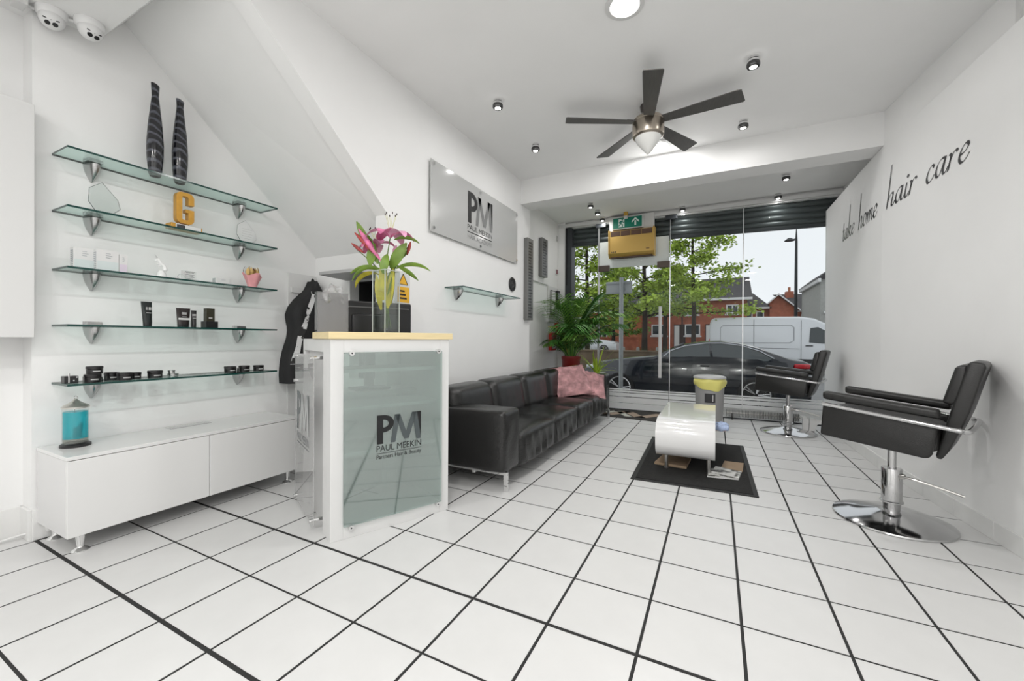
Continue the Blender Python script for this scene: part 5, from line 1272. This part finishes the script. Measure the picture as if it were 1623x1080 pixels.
def car(label, x0, y0, z0, sc, paint, flip=False):
    t = thing('parked_car', label, 'car', (x0, y0, z0 + GZ * 0), 0)
    t.scale = (-sc if flip else sc, sc, sc)
    belt = .64; W_ = 1.80
    def ins(z): return .03 + max(0, z - belt) * .42
    m = MB(); V = []; NS = len(TOP)
    for (x, z) in TOP:
        b = min(belt, z - .04); zb = -.10; e = .12 * max(0, (-2.3 - x) / .56) + .08 * max(0, (x - 1.3) / .33)
        near = [(.10 + e, zb), (.02 + e, zb + .10), (.0 + e, max(zb + .12, min(.30, b - .05))), (.03 + e, b), (ins(z - .03) + .02 + e, z - .02), (ins(z) + .16 + e, z)]
        V += [(x, p[0], p[1]) for p in near] + [(x, W_ - p[0], p[1]) for p in near[::-1]]
    k = 12
    Fs = [(i * k + j, i * k + (j + 1) % k, (i + 1) * k + (j + 1) % k, (i + 1) * k + j) for i in range(NS - 1) for j in range(k)] + [tuple(range(k))[::-1], tuple(range((NS - 1) * k, NS * k))]
    m.add(V, Fs); B('body', m, paint, t, world=False, smooth=True)
    def side(pts, off=-.008): return [(x, ins(z) + .012 + off, z) for x, z in pts]
    for nm, pts in (('front_side_window', [(-1.12, .665), (-.88, .85), (-.60, .955), (-.35, 1.0), (-.16, 1.015), (-.10, .655)]), ('rear_side_window', [(-.05, .655), (-.11, 1.017), (.1, 1.02), (.45, .975), (.75, .87), (.98, .735), (.9, .67)])):
        m = MB(); a = side(pts); b = [(x, y + .02, z) for x, y, z in a]; n = len(a); m.add(a + b, [tuple(range(n)), tuple(range(2 * n - 1, n - 1, -1))] + [(i, n + i, n + (i + 1) % n, (i + 1) % n) for i in range(n)]); B(nm, m, CARG, t, world=False)
    m = MB(); m.tube(side([(-1.14, .655), (-.9, .86), (-.62, .965), (-.2, 1.03), (.1, 1.035), (.46, .985), (.78, .88), (1.02, .735)], -.012), .012, 6); B('window_trim', m, M('bright_trim', (.5, .52, .55), .2, .9), t, world=False)
    m = MB(); m.add([(-1.2, .22, .765), (-.66, .36, 1.025), (-.66, 1.44, 1.025), (-1.2, 1.58, .765)], [(0, 1, 2, 3)]); m.v = [(a, b, c + .012) for a, b, c in m.v]; B('windscreen', m, CARG, t, world=False)
    m = MB(); m.rbox(-.98, -.08, .70, .16, .14, .10, .04, 3, 2); B('door_mirror', m, paint, t, world=False, smooth=True)
    for x in (-.22, .72):
        m = MB(); m.rbox(x, -.005, .56, .18, .02, .03, .008, 2, 1); B('door_handle', m, paint, t, world=False)
    m = MB(); m.rbox(1.47, .05, .60, .26, .12, .09, .03, 2, 2); B('tail_light', m, M('red_light', (.45, .01, .02), .2), t, world=False, smooth=True)
    m = MB(); m.rbox(-2.68, .16, .46, .24, .16, .08, .03, 2, 2); B('headlight', m, M('lamp_glass', (.6, .62, .65), .1), t, world=False, smooth=True)
    for x in (-1.99, .71):
        R = Matrix.Translation((x, -.005, .005)) @ Matrix.Rotation(pi / 2, 4, 'X')
        m = MB(); m.lathe([(.24, .0), (.31, .02), (.335, 0), (.335, -.2), (.24, -.2)], 32, mat=R); w_ = B('wheel', m, TYRE, t, world=False, smooth=True)
        m = MB(); m.tube([R @ Vector((.245 * cos(a), .245 * sin(a), .012)) for a in [2 * pi * k / 28 for k in range(28)]], .014, 6, closed=True)
        for k in range(5):
            a = 2 * pi * k / 5
            for d in (-.12, .12): m.tube([R @ Vector((.03 * cos(a), .03 * sin(a), .02)), R @ Vector((.24 * cos(a + d), .24 * sin(a + d), .012))], .014, 5)
        B('alloy_rim', m, ALLOY, w_, world=False)
    return t
car('dark navy saloon car parked right outside the shopfront glass', 0, 9.4, 0, 1, PAINT)
car('white car half hidden between the navy car and the van', .75, 24.2, .27, 1.0, WPAINT)
car('small white car far away on the left by the low wall', -9.6, 30, .35, 1.05, WPAINT, True)

# van
t = thing('panel_van', 'large white panel van parked across the street facing right', 'van', (2.5, 20.5, GZ))
VW = M('white_van_paint', (.74, .76, .78), .25, coat=.3)
def vprof(): return [(-.28, .0), (-.30, 1.75), (-.24, 2.02), (-.1, 2.10), (1.5, 2.13), (3.1, 2.11), (3.6, 2.02), (4.0, 1.80), (4.45, 1.40), (4.75, 1.12), (5.35, .95), (5.5, .75), (5.55, .2), (5.45, .0)]
m = MB(); m.prism(vprof(), 20.5, 22.5, 'y'); B('body', m, VW, t, bevel=.10, seg=3, smooth=True)
m = MB(); m.prism([(3.42, 1.02), (3.46, 1.62), (3.72, 1.66), (3.95, 1.52), (4.45, 1.12), (4.42, .98), (3.9, .98)], 20.485, 20.51, 'y'); B('cab_window', m, CARG, t, bevel=.01)
m = MB(); m.tube([(3.95, 20.48, 1.0), (3.97, 20.48, 1.50)], .02, 6); B('window_pillar', m, BLACKP, t)
LN = M('panel_gap', (.25, .26, .27), .5)
for (nm, pts) in (('panel_pressing', [(.25, 1.75), (.15, 1.65), (.15, 1.1), (.25, .98), (2.75, 1.0), (2.9, 1.1), (2.9, 1.65), (2.8, 1.75)]), ('door_seam', [(3.15, 1.95), (3.15, .1)]), ('rub_strip', [(-.2, .80), (3.1, .75)]), ('middle_seam', [(1.45, 2.0), (1.45, .1)])):
    m = MB(); m.tube([(a, 20.495, b) for a, b in pts], .012, 5, closed=(nm == 'panel_pressing')); B(nm, m, LN, t)
m = MB(); m.box(-.2, 5.3, 20.47, 20.5, .15, .32); B('dark_sill', m, BLACKP, t)
m = MB(); m.box(3.3, 3.55, 20.47, 20.5, .86, .90); B('door_handle', m, BLACKP, t)
m = MB(); m.rbox(4.5, 20.36, 1.12, .14, .2, .28, .04, 2, 2); B('mirror', m, BLACKP, t, smooth=True)
m = MB(); m.box(-.31, -.27, 20.55, 20.7, .75, 1.15); B('tail_light', m, M('red_light', (.45, .01, .02), .2), t)
for x in (.7, 4.55):
    R = Matrix.Translation((x, 20.47, .02)) @ Matrix.Rotation(pi / 2, 4, 'X'); m = MB(); m.lathe([(.2, .02), (.33, .03), (.35, 0), (.35, -.22)], 28, mat=R); B('wheel', m, TYRE, t, smooth=True)

# brick houses
BR = M('red_brick', (.40, .125, .07), .85, noise=.25, nscale=3); BR2 = M('orange_brick', (.50, .20, .10), .85, noise=.2, nscale=3); SLATE = M('dark_slate_roof', (.045, .042, .045), .7, noise=.2, nscale=2)
WFR = M('white_window_frame', (.8, .8, .8), .4); WGL = M('dark_window_glass', (.03, .04, .05), .08); DOORW = M('white_door', (.75, .75, .73), .5)
def hwindow(t, x0, x1, z0, z1, y, bars=2):
    m = MB(); f = .09
    m.box(x0, x1, y - .1, y + .02, z0, z0 + f); m.box(x0, x1, y - .1, y + .02, z1 - f, z1); m.box(x0, x0 + f, y - .1, y + .02, z0 + f, z1 - f); m.box(x1 - f, x1, y - .1, y + .02, z0 + f, z1 - f)
    for k in range(1, bars): c = x0 + (x1 - x0) * k / bars; m.box(c - .05, c + .05, y - .1, y + .02, z0 + f, z1 - f)
    m.box(x0 - .1, x1 + .1, y - .16, y, z0 - .14, z0 - .02)
    w_ = B('window', m, WFR, t)
    for k in range(bars):
        a = x0 + (x1 - x0) * k / bars; b = x0 + (x1 - x0) * (k + 1) / bars; m = MB(); m.box(a + .05, b - .05, y - .04, y - .02, z0 + f, z1 - f); B('pane', m, WGL, w_)
def gable_roof(t, x0, x1, y0, y1, ze, zr, axis='x'):
    m = MB(); o = .35; h = .14
    if axis == 'x':
        for s_ in ((y0 - o, (y0 + y1) / 2), (y1 + o, (y0 + y1) / 2)):
            a, b = s_; m.add([(x0 - o, a, ze), (x1 + o, a, ze), (x1 + o, b, zr), (x0 - o, b, zr), (x0 - o, a, ze + h), (x1 + o, a, ze + h), (x1 + o, b, zr + h), (x0 - o, b, zr + h)], [(0, 1, 2, 3), (4, 5, 6, 7), (0, 1, 5, 4), (2, 3, 7, 6), (0, 3, 7, 4), (1, 2, 6, 5)])
    B('roof', m, SLATE, t)
    m = MB(); m.box(x0 - o, x1 + o, y0 - o - .05, y0 - o, ze - .1, ze + .1); B('gutter', m, WFR, t)
t = thing('brick_house', 'red brick terrace of two storeys behind the street trees', 'house', (-3, 38, GZ))
m = MB(); m.box(-6.1, 2.2, 38, 45, GZ, 4.55); B('brick_wall', m, BR, t)
m = MB(); m.prism([(38, 4.55), (41.5, 6.6), (45, 4.55)], -6.1, 2.2, 'x'); B('gable_wall', m, BR, t)
gable_roof(t, -6.1, 2.2, 38, 45, 4.5, 6.6)
for (a, b, c, d) in ((-5.2, -3.92, 1.5, 2.45), (-2.45, -1.25, 1.5, 2.45), (.6, 1.7, 1.5, 2.45), (-5.2, -4.1, 3.3, 4.05), (-2.4, -1.4, 3.3, 4.05), (.7, 1.6, 3.3, 4.05)): hwindow(t, a, b, c, d, 38)
for x in (-3.35, -.85):
    m = MB(); m.box(x, x + .95, 37.96, 38.02, .35, 2.45); r_ = B('doorway', m, M('dark_doorway', (.05, .03, .03), .7), t); m = MB(); m.box(x + .05, x + .45, 37.9, 37.96, .4, 2.35); B('white_door', m, DOORW, r_)
m = MB(); m.box(-2.72, -2.62, 37.9, 38, .3, 4.5); B('drainpipe', m, M('dark_pipe', (.05, .03, .03), .5), t)
t = thing('brick_house', 'low orange brick house left of the terrace beyond the tree', 'house', (-9, 41, GZ))
m = MB(); m.box(-14.5, -6.3, 41, 47, GZ, 3.9); B('brick_wall', m, BR2, t); gable_roof(t, -14.5, -6.3, 41, 47, 3.9, 5.6)
for (a, b) in ((-13.3, -12.1), (-11.0, -9.9)): hwindow(t, a, b, 2.6, 3.4, 41); hwindow(t, a, b, .9, 1.9, 41)
m = MB(); m.box(-12, -10.9, 36.5, 38, GZ, 1.9); B('shed', m, SATW, t); m = MB(); m.prism([(-12.2, 1.9), (-11.4, 2.6), (-10.7, 1.9)], 36.3, 38.1, 'y'); B('shed_roof', m, SLATE, t)
t = thing('brick_house', 'brick house with dark hipped roof above the van', 'house', (3, 40, GZ))
m = MB(); m.box(1.9, 4.0, 40.5, 47, GZ, 3.95); B('brick_wall', m, BR, t)
m = MB(); m.add([(1.2, 40.1, 3.9), (4.1, 40.1, 3.9), (4.1, 47.4, 3.9), (1.2, 47.4, 3.9), (1.4, 43.5, 5.45), (3.0, 43.5, 5.45)], [(0, 1, 5, 4), (1, 2, 5), (2, 3, 4, 5), (3, 0, 4), (3, 2, 1, 0)]); B('roof', m, SLATE, t)
m = MB(); m.box(1.2, 4.1, 40.0, 40.1, 3.78, 3.92); B('gutter', m, WFR, t)
for (a, b) in ((2.2, 2.75), (3.0, 3.6)): hwindow(t, a, b, 3.0, 3.6, 40.5, 1)
t = thing('brick_house', 'brick gable-fronted house with white bargeboards and a chimney', 'house', (5, 40, GZ))
m = MB(); m.box(3.95, 8.5, 41.2, 47, GZ, 3.75); m.prism([(3.95, GZ), (5.75, GZ), (5.75, 3.75), (4.55, 4.85), (3.95, 4.30)], 40, 41.4, 'y'); B('brick_wall', m, BR, t)
m = MB(); m.add([(3.9, 39.7, 4.2), (4.55, 39.7, 4.85), (4.55, 47, 4.85), (3.9, 47, 4.2)], [(0, 1, 2, 3)]); m.add([(4.55, 39.7, 4.85), (6.0, 39.7, 3.55), (8.6, 41, 3.6), (8.6, 44, 5.3), (4.55, 44, 5.3)], [(0, 1, 2, 3, 4)]); B('roof', m, SLATE, t)
m = MB(); m.prism([(3.80, 4.12), (4.55, 4.86), (6.05, 3.5), (6.05, 3.62), (4.55, 5.0), (3.80, 4.26)], 39.6, 39.7, 'y'); m.box(6.0, 8.6, 40.9, 41.0, 3.5, 3.62); B('bargeboard', m, WFR, t)
m = MB(); m.box(5.45, 6.05, 43, 43.7, 4.3, 5.45); ch_ = B('chimney', m, BR, t); m = MB(); m.cyl((5.75, 43.3, 0), .1, 5.45, 5.85, 10); B('chimney_pot', m, BR2, ch_)
hwindow(t, 6.3, 7.1, 2.4, 3.3, 41.2, 1)
t = thing('rendered_building', 'grey rendered building cut off by the right end of the window', 'building', (5.5, 25, GZ))
m = MB(); m.box(4.62, 8, 25, 30, GZ, 4.2); B('render_wall', m, M('grey_render', (.42, .42, .40), .9, noise=.1), t)
m = MB(); m.prism([(4.45, 4.2), (5.1, 4.75), (8, 6.2), (8, 4.2)], 24.8, 30, 'y'); B('roof', m, SLATE, t)
m = MB(); m.box(4.48, 4.6, 24.75, 30, 4.02, 4.2); B('gutter', m, WFR, t); hwindow(t, 4.85, 5.3, 2.6, 3.1, 25, 1)

# street furniture
t = thing('sign_post', 'grey street sign post seen from behind on the footway', 'sign post', (-1.705, 8.2, -.18))
m = MB(); m.cyl((-1.705, 8.2, 0), .042, -.18, 2.34, 16); B('post', m, M('galvanised_steel', (.30, .32, .33), .5, .4), t, smooth=True)
m = MB(); m.box(-2.02, -1.50, 8.235, 8.245, 2.02, 2.27); B('sign_plate', m, M('grey_sign_back', (.34, .36, .37), .5, .3), t, bevel=.01)
m = MB(); m.box(-2.02, -1.50, 8.22, 8.235, 2.03, 2.06); m.box(-2.02, -1.50, 8.22, 8.235, 2.22, 2.25); B('sign_channel', m, M('galvanised_steel', (.30, .32, .33), .5, .4), t)
t = thing('street_lamp', 'tall dark street lamp post against the pale sky', 'street lamp', (4.33, 30, GZ))
m = MB(); m.lathe([(.12, GZ), (.10, 2), (.07, 7.2), (.015, 8.1)], 14, (4.33, 30, 0)); B('post', m, M('dark_lamp_post', (.02, .022, .025), .5), t, smooth=True)
m = MB(); m.tube([(4.33, 30, 7.35), (4.15, 30, 7.33)], .03, 8); B('arm', m, M('dark_lamp_post', (.02, .022, .025), .5), t)
m = MB(); m.lathe([(.0, 7.45), (.1, 7.42), (.28, 7.27), (.27, 7.25), (.0, 7.25)][::-1], 20, (3.98, 30, 0)); B('lantern', m, M('dark_lamp_post', (.02, .022, .025), .5), t, smooth=True)
m = MB(); m.box(-5.2, -1.0, 13, 13.25, GZ, .71); m.box(-5.25, -.95, 12.97, 13.28, .71, .76); tag(B('planter_wall', m, M('brown_stone_wall', (.16, .12, .08), .9, noise=.3, nscale=3)), 'low brown planter wall behind the navy car', 'wall')
m = MB(); m.box(-12, -5.5, 33, 33.25, GZ, 1.2); m.box(-12, -5.5, 32.95, 33.3, 1.2, 1.32); tag(B('garden_wall', m, BR), 'brick garden wall with pale coping far across the street', 'wall')
m = MB(); m.box(-6.5, 3, 35, 35.2, GZ, .5); tag(B('front_wall', m, BR), 'low brick front garden wall before the terrace', 'wall')
bo = None
for x in (-4.75, -3.95, -2.9):
    if bo is None:
        bo = o = tag(None or B('bollard', MB().lathe([(.09, 0), (.09, .95), (.05, 1.02)], 12), M('grey_bollard', (.35, .35, .34), .8), smooth=True), 'grey concrete bollard beyond the planter wall', 'bollard', 'bollards across the road')
    else: o = bo.copy(); COL.objects.link(o)
    o.location = (x, 23.5, GZ); o['label'] = {-4.75: 'leftmost', -3.95: 'middle', -2.9: 'rightmost'}[x] + ' of the three grey bollards beyond the planter wall'

# trees
BARK = M('dark_bark', (.03, .022, .016), .9); LFA = M('spring_leaf', (.36, .50, .06), .6, noise=.5, nscale=1.2); LFB = M('mid_leaf', (.20, .33, .06), .6, noise=.4, nscale=.8)
def tree(x, y, h, z1, wid, trunk, nb, leaves, lsize, label, mat, seed, taper=.65):
    r = random.Random(seed)
    t = thing('street_tree', label, 'tree', (x, y, GZ), group='trees along the street')
    m = MB(); m.tube([(x, y, GZ), (x + .03, y, z1), (x - .05, y, (z1 + h) / 2), (x, y, h)], trunk, 10, taper=trunk * .2); B('trunk', m, BARK, t, smooth=True)
    br = MB(); lf = MB(); tips = []
    for k in range(nb):
        q = k / nb; z = z1 + (h - z1) * q * .95; az = k * 2.4 + r.uniform(-.3, .3)
        L = wid * (1 - taper * q) * r.uniform(.75, 1.1); rise = r.uniform(.05, .45) + .5 * q
        p0 = Vector((x, y, z)); p1 = p0 + Vector((cos(az) * L * .5, sin(az) * L * .5, L * rise * .35)); p2 = p0 + Vector((cos(az) * L, sin(az) * L, L * rise * .55))
        pts = spline([p0, p1, p2], 5); br.tube(pts, trunk * .32 * (1 - .6 * q), 5, taper=.008)
        for _ in range(4):
            a = pts[r.randint(3, 9)]; dd = Vector((r.uniform(-1, 1), r.uniform(-1, 1), r.uniform(-.3, .5))) * L * .3; br.tube([a, a + dd], .015, 4, taper=.004); tips += [(a, a + dd)]
        tips += [(pts[i], pts[i + 1]) for i in range(3, 10)]
    for _ in range(leaves):
        a, b = tips[r.randrange(len(tips))]; c = a.lerp(b, r.random()) + Vector((r.gauss(0, .16), r.gauss(0, .16), r.gauss(0, .10))) * (1 + wid * .1)
        s_ = lsize * r.uniform(.6, 1.3); u = Vector((r.uniform(-1, 1), r.uniform(-1, 1), r.uniform(-.5, .5))).normalized(); v = u.orthogonal().normalized(); w_ = u.cross(v); v = (v * cos(6.28 * _ * .37) + w_ * sin(6.28 * _ * .37))
        lf.add([c - u * s_ * .5, c - v * s_ * .32, c + u * s_ * .5, c + v * s_ * .32], [(0, 1, 2, 3)])
    B('branches', br, BARK, t); o = B('foliage', lf, mat, t); o['kind'] = 'stuff'
tree(-.95, 20, 8.2, 2.3, 2.35, .12, 26, 6500, .17, 'young street tree with open layered crown beside the van', LFA, 2)
tree(-3.15, 20.5, 8.6, 2.2, 2.5, .16, 26, 6500, .17, 'street tree with a thick dark trunk seen through the glass door', LFA, 5)
tree(-6.3, 21.5, 9.0, 2.0, 2.9, .16, 26, 7500, .18, 'leafy street tree at the left end of the window', LFA, 9)
tree(-7.5, 33, 7.5, 1.4, 2.6, .2, 24, 6000, .26, 'dense darker tree beyond the street trees on the left', LFB, 12)
tree(-3.6, 33.5, 6.4, 2.9, 3.0, .2, 24, 6000, .24, 'dense darker tree in front of the brick terrace', LFB, 15)
gr = MB(); r = random.Random(4)
for k in range(900):
    x = r.uniform(-5, -1.1); y = r.uniform(13.5, 14.4); gr.leaf((x, y, .52), (r.uniform(-.4, .4), r.uniform(-.1, .4), 1), (1, .2, .1), r.uniform(.1, .42), .012, .8, 3)
o = B('ornamental_grass', gr, M('dry_green_grass', (.16, .18, .05), .8)); o['kind'] = 'stuff'; tag(o, 'tufts of green grass growing behind the brown planter wall', 'grass')
m = MB(); m.box(-5.1, -1.1, 13.25, 14.5, GZ, .52); struct(B('planter_soil', m, M('dark_soil', (.06, .045, .03), .95)), 'dark soil behind the planter wall', 'soil')
